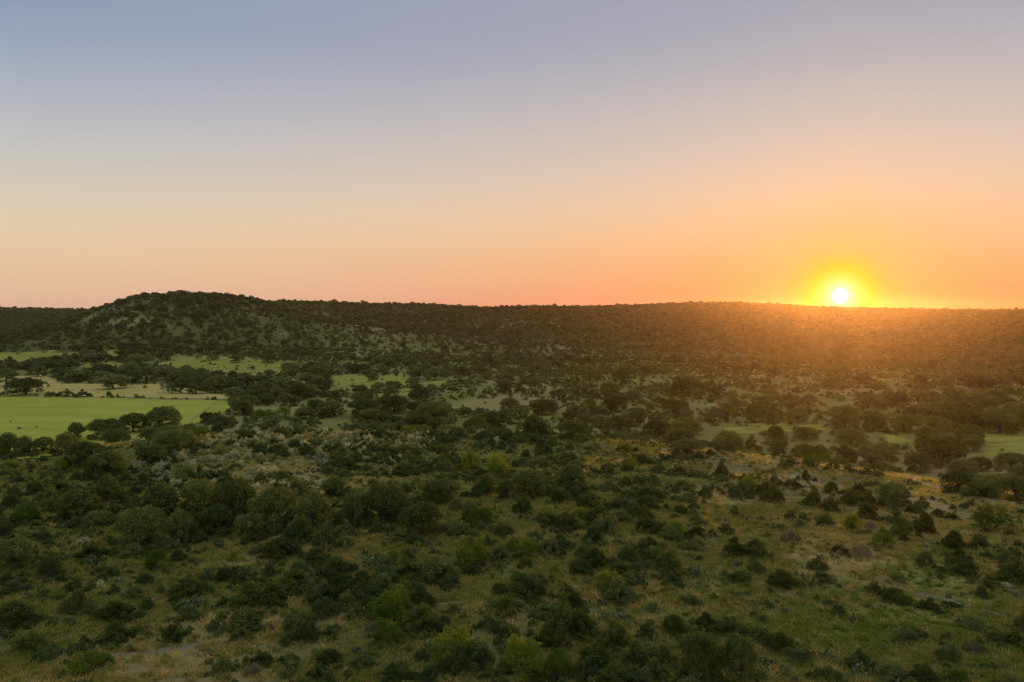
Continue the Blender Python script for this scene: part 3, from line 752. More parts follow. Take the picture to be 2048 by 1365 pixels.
# ------------------------------------------------------------------ what stands where: (kind, x, base y, width, height) in px of the photograph [, label, landmark]
HERO = [
 ('oak', 325, 869, 82, 54, 'tall domed live oak at the top of the row beside the pasture', 'the domed pasture oak'),
 ('oak', 266, 872, 66, 44), ('oak', 212, 886, 86, 42), ('oak', 152, 884, 34, 38), ('oak', 136, 915, 56, 48), ('oak', 14, 922, 50, 55, 'dark live oak cut by the picture edge below the cattle', 'the edge oak below the cattle'),
 ('oak', 45, 920, 46, 46), ('oak', 86, 914, 46, 38), ('oak', 172, 944, 76, 60, 'broad grey-green live oak behind the small trunked mesquite', 'the broad grey-green oak'),
 ('oak', 216, 968, 92, 66), ('oak', 306, 934, 74, 40), ('oak', 352, 912, 92, 46), ('oak', 443, 874, 60, 42, 'round live oak standing at the upper end of the silver brush', 'the round oak by the silver brush'),
 ('oak', 414, 850, 38, 26), ('oak', 490, 832, 76, 38), ('mesquite', 394, 882, 46, 27), ('mesquite', 119, 950, 32, 30, 'small mesquite with a visible leaning trunk on the left slope', 'the small trunked mesquite'),
 ('mesquite', 22, 940, 28, 20), ('scrub', 38, 968, 20, 18), ('scrub', 26, 988, 22, 14), ('scrub', 6, 954, 28, 18), ('juniper', 70, 994, 48, 32), ('juniper', 118, 988, 46, 26),
 ('scrub', 84, 1008, 30, 24), ('oak', 215, 1014, 68, 62), ('oak', 155, 1052, 92, 72, 'wide spreading grey-green live oak beside two bright mesquites', 'the spreading oak by the mesquites'),
 ('mesquite', 95, 1026, 30, 28), ('mesquite', 52, 1054, 58, 42, 'bushy yellow-green mesquite at the edge of the left clearing', 'the bushy left mesquite'), ('scrub', 205, 1058, 70, 38),
 ('oak', 322, 1052, 104, 86, 'high live oak with yellowish top in the middle of the thicket', 'the yellow-topped thicket oak'), ('oak', 400, 1046, 90, 84), ('oak', 470, 1060, 100, 98), ('oak', 548, 1072, 96, 96),
 ('oak', 626, 1074, 82, 90), ('oak', 285, 1112, 108, 94, 'big round live oak standing forward of the dark thicket', 'the forward thicket oak'), ('oak', 356, 1102, 66, 80), ('oak', 668, 1004, 64, 50), ('oak', 704, 1072, 54, 80),
 ('oak', 762, 1064, 100, 94, 'pale-topped live oak near the right end of the dark thicket', 'the pale-topped oak'), ('oak', 846, 1084, 94, 76, 'light grey-green live oak ending the thicket', 'the oak ending the thicket'), ('oak', 885, 1016, 88, 56, 'solitary dark dome of live oak behind the thicket end', 'the dark dome oak'),
 ('oak', 430, 1080, 80, 70), ('oak', 500, 1088, 70, 60), ('oak', 600, 1090, 60, 50),
 ('oak', 728, 842, 80, 42, 'broad dark live oak on the far rim of the knoll', 'the broad rim oak'), ('oak', 788, 832, 76, 34), ('oak', 868, 852, 90, 36), ('oak', 985, 868, 76, 46, 'round dark live oak alone near the middle of the rim', 'the middle rim oak'), ('oak', 930, 838, 42, 22),
 ('oak', 632, 830, 46, 30), ('mesquite', 602, 840, 38, 22), ('mesquite', 530, 846, 46, 22), ('mesquite', 568, 838, 34, 24),
 ('scrub', 555, 910, 42, 22), ('juniper', 612, 914, 26, 26), ('scrub', 624, 918, 32, 16), ('scrub', 522, 906, 36, 22), ('scrub', 694, 942, 46, 28), ('scrub', 655, 950, 36, 16), ('scrub', 560, 960, 40, 16), ('scrub', 690, 958, 36, 18),
 ('scrub', 746, 956, 34, 22), ('juniper', 802, 956, 48, 22), ('scrub', 845, 938, 52, 18), ('juniper', 817, 990, 42, 24), ('scrub', 750, 930, 30, 18), ('scrub', 774, 922, 26, 18), ('scrub', 812, 914, 56, 20), ('scrub', 884, 892, 42, 18),
 ('scrub', 870, 905, 44, 20), ('scrub', 905, 880, 60, 16), ('scrub', 720, 868, 42, 14), ('scrub', 645, 872, 28, 14), ('scrub', 776, 860, 42, 14), ('scrub', 846, 858, 30, 12), ('scrub', 884, 862, 42, 16),
 ('mesquite', 944, 950, 44, 46), ('mesquite', 992, 960, 60, 50, 'largest bright yellow-green mesquite on the open top of the knoll', 'the bright knoll-top mesquite'), ('mesquite', 816, 874, 36, 22), ('scrub', 902, 930, 32, 20), ('scrub', 960, 900, 40, 16), ('scrub', 1010, 874, 40, 14),
 ('juniper', 972, 996, 52, 48), ('oak', 1012, 1006, 44, 44), ('mesquite', 965, 1058, 60, 40), ('grey', 896, 948, 24, 16), ('scrub', 916, 966, 50, 22), ('scrub', 855, 950, 34, 14), ('scrub', 680, 928, 36, 14), ('scrub', 590, 896, 40, 14),
 ('oak', 1068, 880, 66, 48, 'left of two round live oaks close together on the rim', 'the paired rim oaks'), ('oak', 1142, 888, 54, 46, 'right of two round live oaks close together on the rim', 'the right paired rim oak'),
 ('oak', 1085, 836, 66, 34), ('oak', 1180, 842, 50, 32), ('oak', 1276, 846, 38, 30), ('oak', 1352, 838, 74, 34), ('oak', 1456, 848, 52, 44), ('oak', 1512, 850, 50, 40), ('oak', 1372, 876, 74, 38), ('oak', 1240, 866, 60, 34), ('oak', 1200, 858, 50, 26),
 ('oak', 1372, 922, 74, 44, 'solitary rounded live oak on the rim right of the bright mesquites', 'the solitary rim oak'), ('juniper', 1442, 956, 34, 26, 'small conical dark juniper beside the golden grass', 'the conical juniper'), ('oak', 1146, 980, 62, 50), ('juniper', 1150, 994, 56, 28),
 ('oak', 1060, 1000, 76, 58, 'low wide live oak left of the open middle slope', 'the low wide oak'), ('juniper', 1044, 1032, 52, 42), ('juniper', 1116, 1012, 40, 32), ('scrub', 1046, 936, 46, 18), ('scrub', 1088, 912, 46, 22), ('scrub', 1134, 924, 46, 18), ('scrub', 1126, 934, 30, 12),
 ('scrub', 1090, 954, 30, 16), ('scrub', 1072, 894, 52, 16), ('scrub', 1050, 884, 40, 14), ('scrub', 1216, 954, 46, 28), ('juniper', 1252, 976, 30, 24), ('scrub', 1216, 986, 46, 26), ('scrub', 1282, 934, 50, 28), ('scrub', 1318, 950, 40, 20),
 ('juniper', 1356, 954, 36, 24), ('scrub', 1366, 984, 46, 24), ('scrub', 1296, 972, 52, 20), ('scrub', 1300, 1006, 72, 32), ('scrub', 1376, 1010, 52, 22), ('juniper', 1362, 1032, 40, 20), ('scrub', 1290, 1020, 60, 18), ('scrub', 1404, 1054, 32, 18),
 ('juniper', 1394, 1080, 44, 28), ('juniper', 1290, 1046, 42, 34), ('juniper', 1312, 1066, 38, 24), ('juniper', 1198, 1064, 62, 50, 'tall dark juniper clump on the middle slope', 'the tall middle juniper'), ('scrub', 1242, 1050, 46, 28), ('scrub', 1252, 1020, 60, 18),
 ('scrub', 1112, 1052, 48, 28), ('mesquite', 1160, 1044, 42, 28), ('juniper', 1467, 1034, 28, 22), ('scrub', 1442, 964, 32, 16), ('scrub', 1400, 958, 36, 16), ('scrub', 1474, 998, 46, 36), ('mesquite', 1496, 980, 36, 26), ('juniper', 1506, 992, 26, 20), ('juniper', 1530, 996, 40, 34),
 ('mesquite', 1262, 948, 26, 32, 'slim upright yellow-green mesquite behind the middle slope', 'the slim mesquite'), ('mesquite', 1350, 1082, 44, 38, 'bright yellow mesquite by the bare patch on the middle slope', 'the bright yellow mesquite'), ('mesquite', 1283, 1016, 20, 14), ('mesquite', 1100, 1040, 22, 22), ('mesquite', 1252, 906, 32, 18), ('mesquite', 1300, 992, 14, 26),
 ('juniper', 1300, 1098, 30, 24), ('juniper', 1470, 1122, 46, 46), ('juniper', 1512, 1122, 48, 42, 'two-lobed dark juniper alone in open grass', 'the two-lobed juniper'),
 ('oak', 1884, 942, 98, 68, 'largest live oak beside the right-hand meadow', 'the big meadow oak'), ('oak', 1841, 950, 62, 44, 'round grey-green live oak in front of the big meadow oak', 'the round grey-green oak'), ('oak', 1774, 928, 72, 44), ('oak', 1702, 894, 66, 32), ('oak', 1552, 886, 42, 34), ('oak', 1612, 886, 54, 30), ('grey', 1745, 915, 40, 26), ('scrub', 1722, 916, 34, 22), ('scrub', 1690, 910, 34, 20),
 ('oak', 1914, 994, 62, 54, 'leftmost live oak of the dark clump by the lower track', 'the oak clump by the track'), ('oak', 1972, 1002, 76, 54), ('oak', 2034, 1008, 72, 56), ('oak', 1962, 948, 54, 34), ('oak', 2022, 944, 66, 34),
 ('oak', 1690, 862, 74, 48), ('oak', 1745, 868, 60, 44), ('oak', 1808, 870, 58, 38), ('oak', 1868, 872, 64, 40), ('oak', 1930, 870, 72, 52), ('oak', 2000, 876, 78, 58, 'tall live oak over the far edge of the right-hand meadow', 'the tall oak over the meadow'), ('oak', 1596, 852, 58, 36), ('oak', 1545, 846, 50, 30), ('oak', 2060, 872, 60, 50),
 ('oak', 1786, 1030, 78, 62, 'rounded live oak among junipers on the right slope', 'the oak among the junipers'), ('juniper', 1702, 1016, 46, 40), ('juniper', 1740, 1014, 40, 32), ('juniper', 1842, 1020, 32, 26), ('juniper', 1626, 1020, 46, 46), ('juniper', 1661, 1030, 36, 36), ('juniper', 1548, 1012, 44, 46), ('scrub', 1546, 970, 28, 22), ('scrub', 1566, 940, 30, 22), ('juniper', 1612, 964, 26, 24), ('juniper', 1662, 990, 36, 28), ('juniper', 1716, 990, 30, 24),
 ('mesquite', 1632, 940, 56, 26), ('scrub', 1736, 954, 42, 18), ('scrub', 1746, 974, 28, 14), ('juniper', 1732, 1044, 44, 36), ('juniper', 1790, 1056, 52, 32), ('juniper', 1850, 1076, 46, 50, 'tall upright dark juniper on the right slope', 'the tall upright juniper'), ('juniper', 1906, 1106, 54, 44, 'compact egg-shaped dark juniper above the green weeds', 'the egg-shaped juniper'), ('juniper', 1902, 1044, 32, 16), ('juniper', 1876, 1036, 26, 18),
 ('scrub', 1582, 1044, 32, 24), ('scrub', 1606, 1044, 26, 20), ('mesquite', 1984, 1068, 72, 54, 'brilliant yellow-green mesquite beside the dark dirt on the right', 'the brilliant right mesquite'), ('mesquite', 1806, 1084, 50, 38), ('mesquite', 1702, 1072, 46, 42, 'small tree-shaped mesquite with a bare trunk on the right slope', 'the tree-shaped mesquite'), ('mesquite', 1766, 1104, 42, 42), ('grey', 1579, 1090, 42, 30, 'round dark grey shrub in open grass', 'the round grey shrub'), ('grey', 1742, 1066, 42, 24),
 ('scrub', 1550, 905, 40, 16), ('scrub', 1600, 910, 46, 16), ('scrub', 1650, 912, 36, 18), ('scrub', 1500, 900, 44, 14), ('scrub', 1450, 905, 40, 14), ('scrub', 1560, 1060, 28, 14), ('scrub', 1648, 1056, 30, 16), ('mesquite', 1650, 1050, 28, 20),
 ('oak', 28, 1154, 84, 76, 'dark round live oak cut by the lower left picture edge', 'the dark edge oak'), ('juniper', 178, 1126, 58, 38, 'dark juniper with a pale dry top below the spreading oak', 'the pale-topped juniper'), ('scrub', 95, 1084, 42, 18), ('mesquite', 312, 1152, 58, 50), ('scrub', 290, 1174, 46, 28), ('juniper', 374, 1202, 78, 44, 'long dark juniper mound near the left middle', 'the long juniper mound'),
 ('juniper', 444, 1170, 40, 32), ('juniper', 492, 1224, 78, 58), ('juniper', 546, 1222, 76, 58, 'broad dark shrub mass in front of the thicket', 'the broad dark mass'), ('scrub', 265, 1200, 46, 26), ('juniper', 34, 1268, 96, 64, 'large dark spreading bush at the left picture edge', 'the left-edge bush'), ('juniper', 62, 1310, 62, 44), ('scrub', 100, 1324, 60, 30),
 ('juniper', 233, 1248, 70, 44, 'yellow-tipped round juniper, upper one of a stacked pair', 'the yellow-tipped juniper'), ('juniper', 230, 1290, 62, 46), ('scrub', 168, 1300, 42, 28), ('juniper', 345, 1292, 50, 40, 'lone round dark bush above the stony path', 'the lone bush by the stony path'), ('mesquite', 178, 1354, 72, 46, 'bright green bush near the lower left corner', 'the bright green bush'), ('juniper', 490, 1274, 88, 56), ('scrub', 446, 1358, 48, 42), ('mesquite', 272, 1278, 32, 26), ('grey', 505, 1354, 38, 26),
 ('scrub', 40, 1178, 44, 24), ('scrub', 118, 1170, 40, 22), ('mesquite', 115, 1206, 34, 24), ('scrub', 150, 1190, 46, 30), ('scrub', 90, 1200, 40, 22), ('scrub', 340, 1250, 30, 14), ('silver', 200, 1180, 18, 20), ('silver', 165, 1092, 34, 14),
 ('juniper', 560, 1122, 84, 40), ('juniper', 632, 1136, 68, 36), ('juniper', 590, 1190, 82, 50, 'dark shrub mound with pale cactus at its foot', 'the cactus-footed mound'), ('scrub', 692, 1154, 46, 28), ('juniper', 690, 1210, 98, 60, 'wide dark shrub mound left of the tall mesquite', 'the wide middle mound'), ('scrub', 738, 1176, 42, 28),
 ('juniper', 820, 1166, 76, 46, 'dark rounded bush behind the tall mesquite', 'the rounded middle bush'), ('juniper', 884, 1172, 68, 40), ('mesquite', 786, 1136, 32, 34), ('mesquite', 944, 1150, 70, 68, 'two-toned mesquite with a yellow crown above dark lower leaves', 'the two-toned mesquite'), ('scrub', 1000, 1130, 60, 36),
 ('mesquite', 786, 1266, 108, 84, 'tallest dark mesquite in the lower middle with drooping shoots', 'the tall drooping mesquite'), ('juniper', 846, 1274, 74, 62), ('mesquite', 772, 1300, 56, 58, 'wispy mesquite with long shoots in front of the tall one', 'the wispy mesquite'), ('mesquite', 908, 1342, 86, 80, 'brightest yellow-green mesquite near the bottom edge', 'the bright bottom mesquite'),
 ('scrub', 640, 1372, 62, 40), ('scrub', 796, 1376, 64, 48), ('scrub', 862, 1378, 60, 44), ('juniper', 524, 1338, 52, 34), ('scrub', 578, 1336, 38, 30), ('juniper', 660, 1336, 62, 36), ('grey', 720, 1314, 28, 18), ('grey', 744, 1268, 34, 26), ('scrub', 906, 1232, 34, 24), ('scrub', 826, 1188, 42, 26), ('scrub', 1002, 1196, 40, 30), ('mesquite', 1012, 1240, 38, 42), ('scrub', 975, 1264, 46, 30),
 ('mesquite', 1056, 1122, 46, 44), ('scrub', 1100, 1116, 50, 46), ('mesquite', 1030, 1110, 40, 34), ('juniper', 1056, 1202, 80, 40, 'feathery dark juniper mound in the lower middle', 'the feathery juniper mound'), ('mesquite', 1032, 1172, 34, 28), ('juniper', 1080, 1176, 38, 28), ('mesquite', 1050, 1138, 30, 22),
 ('juniper', 1188, 1144, 56, 46), ('juniper', 1246, 1168, 76, 42, 'low dark juniper above the round green mesquite', 'the low juniper above the mesquite'), ('mesquite', 1218, 1188, 50, 44, 'round fresh-green mesquite at the edge of the bare clearing', 'the round green mesquite'), ('juniper', 1336, 1154, 66, 58), ('mesquite', 1314, 1128, 38, 30), ('juniper', 1476, 1172, 50, 26), ('scrub', 1345, 1172, 50, 24),
 ('juniper', 1140, 1224, 62, 46), ('scrub', 1218, 1212, 44, 28), ('scrub', 1092, 1248, 72, 34), ('juniper', 1160, 1280, 62, 54), ('juniper', 1228, 1306, 68, 66, 'upright dark juniper with a yellow tip in the lower middle', 'the yellow-tipped upright juniper'), ('juniper', 1190, 1348, 88, 58), ('juniper', 1096, 1306, 58, 46), ('mesquite', 1048, 1376, 90, 94, 'big bright mesquite with long curling shoots at the bottom edge', 'the curling-shoot mesquite'), ('mesquite', 1114, 1370, 62, 60),
 ('juniper', 1348, 1276, 64, 44, 'round dark bush with a pale cactus growing in front', 'the bush with the cactus'), ('juniper', 1408, 1262, 48, 36), ('juniper', 1460, 1284, 84, 42), ('scrub', 1370, 1304, 48, 36), ('oak', 1408, 1392, 92, 112, 'left crown of the big grey-green oak pair on the bottom edge', 'the big bottom-edge oaks'), ('oak', 1478, 1396, 92, 116, 'right crown of the big grey-green oak pair on the bottom edge', 'the right bottom-edge oak'), ('juniper', 1230, 1384, 76, 54), ('scrub', 1304, 1384, 84, 62), ('scrub', 1520, 1290, 50, 30),
 ('juniper', 1562, 1184, 60, 42, 'dome-shaped dark juniper left of the bare track', 'the dome juniper by the track'), ('scrub', 1640, 1172, 54, 22), ('juniper', 1752, 1196, 42, 32), ('juniper', 1792, 1214, 66, 36, 'dark low juniper pair along the lower side of the track', 'the trackside junipers'), ('juniper', 1862, 1228, 50, 32), ('scrub', 1905, 1224, 40, 14), ('grey', 1722, 1120, 42, 34), ('scrub', 1680, 1116, 42, 26), ('scrub', 1847, 1138, 38, 36), ('juniper', 1916, 1130, 54, 32), ('juniper', 1924, 1160, 58, 32),
 ('juniper', 2030, 1176, 76, 60, 'big dark juniper cut by the right picture edge', 'the right-edge juniper'), ('juniper', 1984, 1182, 52, 32), ('juniper', 2032, 1120, 26, 24), ('scrub', 2004, 1112, 26, 18), ('juniper', 1560, 1312, 62, 46), ('scrub', 1716, 1342, 62, 42), ('scrub', 1784, 1372, 74, 48), ('juniper', 1846, 1378, 70, 48), ('scrub', 1818, 1290, 54, 30, 'low green shrub with dark stones at its foot', 'the shrub with the stones'), ('juniper', 2034, 1304, 62, 46), ('scrub', 1990, 1290, 40, 26),
 ('grey', 1950, 1316, 48, 34), ('scrub', 1945, 1264, 60, 26), ('mesquite', 1916, 1370, 44, 26), ('grey', 1708, 1250, 28, 18), ('scrub', 1600, 1330, 60, 30), ('silver', 2030, 1196, 34, 16), ('silver', 2010, 1180, 30, 12), ('scrub', 1660, 1370, 60, 34),
 # the middle distance
 ('oak_mid', 825, 778, 27, 21, 'lone live oak on a bare trunk in the middle meadow', 'the lone meadow oak'), ('oak_mid', 745, 765, 28, 18), ('oak_mid', 836, 762, 40, 26), ('oak_mid', 872, 764, 44, 30), ('oak_mid', 850, 748, 40, 22), ('oak_mid', 640, 757, 50, 28), ('oak_mid', 793, 754, 12, 11), ('oak_mid', 735, 753, 26, 14), ('oak_mid', 765, 751, 28, 20),
 ('oak', 50, 796, 72, 36, 'broad dark oak on the pasture fence line', 'the fence-line oak'), ('oak_mid', 226, 783, 70, 30, 'wide umbrella-shaped live oak in the dry grass strip', 'the umbrella oak'), ('oak_mid', 150, 767, 46, 27, 'live oak on a forked trunk in the dry grass strip', 'the forked-trunk oak'), ('oak_mid', 75, 757, 42, 26), ('oak_mid', 118, 759, 40, 24), ('oak_mid', 14, 778, 52, 40), ('oak_mid', 208, 759, 62, 26), ('oak_mid', 238, 758, 40, 22), ('oak_mid', 130, 742, 36, 22), ('oak_mid', 172, 724, 32, 24), ('oak_mid', 200, 722, 30, 10),
 ('oak_mid', 258, 762, 52, 34), ('oak_mid', 292, 768, 54, 34), ('oak_mid', 332, 764, 56, 30), ('oak_mid', 372, 757, 44, 20), ('oak_mid', 280, 738, 60, 24), ('bare', 328, 789, 24, 26, 'grey bare tree at the end of the oak row in dry grass', 'the grey bare tree'), ('oak_mid', 344, 791, 26, 26), ('oak_mid', 362, 791, 34, 28), ('oak_mid', 393, 792, 42, 28), ('oak_mid', 495, 778, 46, 28), ('oak_mid', 440, 776, 30, 22), ('oak_mid', 462, 788, 42, 26), ('oak_mid', 545, 774, 24, 14), ('oak_mid', 530, 790, 50, 22),
 ('oak_mid', 475, 729, 30, 18), ('oak_mid', 425, 723, 24, 14), ('oak_mid', 536, 730, 30, 20), ('bare', 400, 722, 16, 14), ('oak_mid', 505, 741, 12, 9), ('oak_mid', 424, 751, 12, 8), ('oak_mid', 580, 750, 50, 24), ('oak_mid', 612, 772, 40, 26), ('bare', 866, 800, 30, 20), ('bare', 1440, 845, 26, 22), ('bare', 690, 748, 26, 14), ('bare', 510, 724, 16, 10),
 ('oak_mid', 1010, 772, 34, 30, 'dark rounded oak between the silver brush and the creek', 'the oak by the far silver brush'), ('oak_mid', 1064, 741, 30, 18), ('oak_mid', 1116, 740, 30, 20), ('oak_mid', 986, 730, 32, 16), ('oak_mid', 965, 738, 22, 14), ('oak_mid', 912, 752, 34, 18), ('oak_mid', 1350, 732, 42, 16), ('oak_mid', 1250, 750, 46, 14), ('oak_mid', 1390, 782, 46, 18), ('oak_mid', 1895, 790, 36, 18), ('oak_mid', 1990, 806, 40, 26), ('oak_mid', 880, 722, 20, 10),
 ('scrub', 218, 796, 12, 14), ('scrub', 205, 797, 10, 5), ('scrub', 236, 795, 7, 8), ('scrub', 224, 797, 8, 5), ('scrub', 89, 769, 13, 6), ('scrub', 96, 775, 8, 7), ('scrub', 165, 783, 6, 5), ('scrub', 290, 778, 9, 7), ('scrub', 240, 797, 9, 4), ('scrub', 776, 773, 9, 8), ('scrub', 342, 731, 6, 5), ('scrub', 450, 749, 7, 5), ('scrub', 130, 795, 40, 4), ('scrub', 165, 796, 40, 4), ('scrub', 100, 795, 30, 4),
]
KIND = {   # name, category, wording, group
    'oak': ('live_oak', 'tree', 'dark green live oak', 'live oaks'), 'oak_mid': ('live_oak', 'tree', 'dark green live oak', 'live oaks'),
    'juniper': ('juniper_bush', 'shrub', 'dense dark juniper bush', 'juniper bushes'), 'scrub': ('evergreen_shrub', 'shrub', 'low dull green shrub', 'low evergreen shrubs'),
    'mesquite': ('mesquite_tree', 'tree', 'yellow-green feathery mesquite', 'mesquites'), 'silver': ('silver_shrub', 'shrub', 'pale silvery shrub', 'silvery shrubs'),
    'grey': ('twiggy_shrub', 'shrub', 'grey twiggy shrub', 'grey twiggy shrubs'), 'bare': ('bare_tree', 'tree', 'grey bare-branched tree', 'bare trees'), 'pear': ('prickly_pear', 'cactus', 'blue-green prickly pear clump', 'prickly pears'),
}
ITEMS = []      # dict per plant: kind, x, y, z, w, h, px, py, pw, label, short
def add_item(kind, x, y, z, w, h, label=None, short=None, depth2=None):
    px, py, dep = project(x, y, z)
    ITEMS.append(dict(kind=kind, x=x, y=y, z=z, w=w, h=h, px=float(px), py=float(py), pw=float(w * FPX / dep), label=label, short=short))

for hrow in HERO:
    kind, px, py, w, h = hrow[:5]
    p = ground_at(px, py - 0.10 * h)
    if p is None:
        continue
    x, y, z = p
    _, _, dep = project(x, y, z)
    W = w * dep / FPX
    th = math.atan2(CAMZ - z, dep)
    H = max({'oak': 0.50, 'oak_mid': 0.46, 'juniper': 0.46, 'mesquite': 0.55}.get(kind, 0.40) * W, (h * dep / FPX - 0.42 * W * math.sin(th)) / math.cos(th))
    # the photograph's base line is the near edge of the crown: its middle stands a little farther back
    bx, by = x * (1 + 0.30 * W / math.hypot(x, y)), y * (1 + 0.30 * W / math.hypot(x, y))
    add_item(kind, bx, by, float(gz(bx, by)), W, H, *(hrow[5:7] if len(hrow) > 5 else (None, None)))
print('heroes', len(ITEMS))

# ------------------------------------------------------------------ everything between them
def polar_points(n, r0, r1, a=38.0):
    r = np.sqrt(RNG.uniform(r0 * r0, r1 * r1, n)); az = np.radians(RNG.uniform(-a, a, n))
    return r * np.sin(az), r * np.cos(az)

HX = np.array([i['x'] for i in ITEMS]); HY = np.array([i['y'] for i in ITEMS]); HW = np.array([i['w'] for i in ITEMS])
def clear_of_heroes(x, y, k=0.5, pad=0.3):
    ok = np.ones(len(x), bool)
    for s in range(0, len(x), 4000):
        d = np.hypot(x[s:s + 4000, None] - HX[None], y[s:s + 4000, None] - HY[None])
        ok[s:s + 4000] = (d > HW[None] * k + pad).all(1)
    return ok

def in_clear(px, py, names=None):
    c = np.zeros(np.shape(px), bool)
    for nm, pl in CLEAR.items():
        if names is None or nm in names:
            c |= in_poly(px, py, pl)
    return c

def blob(px, py, cx, cy, rx, ry):
    return np.exp(-((px - cx) / rx) ** 2 - ((py - cy) / ry) ** 2)

POOL = {k: [] for k in ('oak', 'scrub', 'silver')}   # rows x, y, z, w, h
def spread(kind, n, r0, r1, prob, wlo, whi, hlo, hhi, hk=0.5, pad=0.3):
    x, y = polar_points(n, r0, r1)
    z = gz(x, y)
    px, py, dep = project(x, y, z)
    p = prob(x, y, z, px, py, np.hypot(x, y))
    ok = RNG.random(n) < p
    ok &= ~in_clear(px, py) | ((RNG.random(n) < 0.10) & ~in_clear(px, py, ['pasture', 'straw_strip', 'right_meadow']) & (kind != 'silver'))
    x, y, z = x[ok], y[ok], z[ok]
    if hk is not None:
        c = clear_of_heroes(x, y, hk, pad); x, y, z = x[c], y[c], z[c]
    w = RNG.uniform(wlo, whi, len(x)) * RNG.choice([0.75, 1.0, 1.0, 1.25], len(x))
    h = w * RNG.uniform(hlo, hhi, len(x))
    POOL[kind].append(np.stack([x, y, z, w, h], 1))

# woods on the ridges
def p_ridge(x, y, z, px, py, r):
    n = fbm(x / 70, y / 70, 81, 4)
    cov = (0.25 + 0.72 * sstep(0.34, 0.50, n + 0.10 * sstep(1050, 1500, r))) * (1 - 0.5 * sstep(1500, 1000, r) * sstep(380, 560, px))
    cov *= 1 - 0.55 * blob(px, py, 250, 642, 80, 18) * (n < 0.6)
    cov *= 1 - 0.6 * blob(px, py, 1300, 712, 420, 30)
    cov *= 1 - 0.35 * sstep(0.5, 0.62, fbm(x / 28, y / 28, 82, 3))
    cov *= 1 - 0.45 * sstep(0.48, 0.60, fbm(x / 120, y / 120, 84, 3)) * sstep(1250, 1500, r)
    cov *= 1 - 0.35 * blob(px, py, 700, 690, 130, 26)
    return cov
spread('oak', 125000, 880, 3450, p_ridge, 4.5, 9.0, 0.6, 0.95, None)
spread('oak', 4500, 1650, 3450, lambda *a: 0.8 + 0 * a[0], 8.0, 13.0, 0.7, 1.0, None)
spread('oak', 16000, 880, 1450, lambda x, y, z, px, py, r: np.clip(1.2 * blob(px, py, 450, 615, 230, 40) + 0.8 * blob(px, py, 100, 660, 120, 20), 0, 1) * (0.3 + 0.7 * sstep(0.35, 0.5, fbm(x / 30, y / 30, 151, 3))), 4.5, 8.5, 0.6, 0.9, None)
spread('oak', 2500, 3450, 3700, lambda *a: 0.9 + 0 * a[0], 10, 15, 0.55, 0.75, None)
# oaks of the valley floor
def p_valley(x, y, z, px, py, r):
    n = fbm(x / 38, y / 38, 83, 3)
    cov = 0.6 * sstep(0.52, 0.62, n)
    creek = np.clip(1.3 * blob(px, py, 560, 800, 120, 16) + 1.3 * blob(px, py, 900, 806, 220, 20) + 1.4 * blob(px, py, 1300, 826, 260, 20) + 1.3 * blob(px, py, 1800, 838, 320, 22) + blob(px, py, 330, 745, 130, 14) + blob(px, py, 60, 680, 300, 22), 0, 1)
    cov = np.maximum(cov * (1 - 0.92 * np.clip(1.6 * blob(px, py, 1300, 750, 420, 40), 0, 1)), 0.6 * creek * sstep(0.40, 0.54, n))
    return cov
spread('oak', 5200, 255, 900, p_valley, 7.0, 13.0, 0.6, 0.85, 0.42, 2.0)
# brush of the valley and the slopes
def p_brush(x, y, z, px, py, r):
    n = fbm(x / 22, y / 22, 85, 3)
    return 0.9 * sstep(0.30, 0.52, n)
spread('scrub', 26000, 235, 1000, p_brush, 1.8, 4.4, 0.45, 0.8, 0.4, 0.5)
spread('scrub', 34000, 880, 1900, p_brush, 2.0, 4.6, 0.45, 0.8, None)
spread('scrub', 16000, 430, 960, lambda x, y, z, px, py, r: np.clip(blob(px, py, 1300, 755, 430, 40), 0, 1) * (0.25 + 0.7 * sstep(0.35, 0.55, fbm(x / 16, y / 16, 141, 3))), 1.3, 3.4, 0.45, 0.8, 0.4, 0.3)
# brush of the knoll
def p_knoll(x, y, z, px, py, r):
    n = fbm(x / 13, y / 13, 87, 3)
    c = 0.85 * sstep(0.40, 0.56, n)
    c *= 1 - 0.88 * np.clip(blob(px, py, 1600, 1260, 300, 60) + blob(px, py, 1620, 1130, 150, 40) + 0.8 * blob(px, py, 1850, 1180, 180, 60) + 0.7 * blob(px, py, 570, 1290, 110, 40) + 0.8 * blob(px, py, 60, 1000, 60, 40) + blob(px, py, 590, 935, 90, 24) + 0.8 * blob(px, py, 1900, 960, 160, 30) + 0.8 * blob(px, py, 330, 1310, 130, 30) + 0.9 * blob(px, py, 1300, 1195, 130, 22) + blob(px, py, 1470, 1010, 70, 40) + 0.7 * blob(px, py, 1750, 1000, 160, 70), 0, 1)
    c = c * (1 - 0.62 * sstep(1330, 1560, px) * sstep(900, 960, py)) * (1 - 0.4 * blob(px, py, 1250, 940, 200, 50))
    return np.clip(c + 0.25 * blob(px, py, 850, 900, 250, 40) + 0.30 * blob(px, py, 250, 1190, 330, 70) + 0.25 * blob(px, py, 900, 1250, 300, 90), 0, 1)
spread('scrub', 8500, 45, 250, p_knoll, 0.7, 2.7, 0.42, 0.78, 0.42, 0.1)
def p_thicket(x, y, z, px, py, r):
    return np.clip(blob(px, py, 560, 1050, 260, 45) + blob(px, py, 170, 1010, 90, 40) + 0.8 * blob(px, py, 640, 1180, 200, 40) + 0.8 * blob(px, py, 1120, 1310, 160, 50), 0, 1)
spread('scrub', 2600, 45, 200, p_thicket, 1.6, 3.6, 0.6, 1.0, 0.2, 0.0)
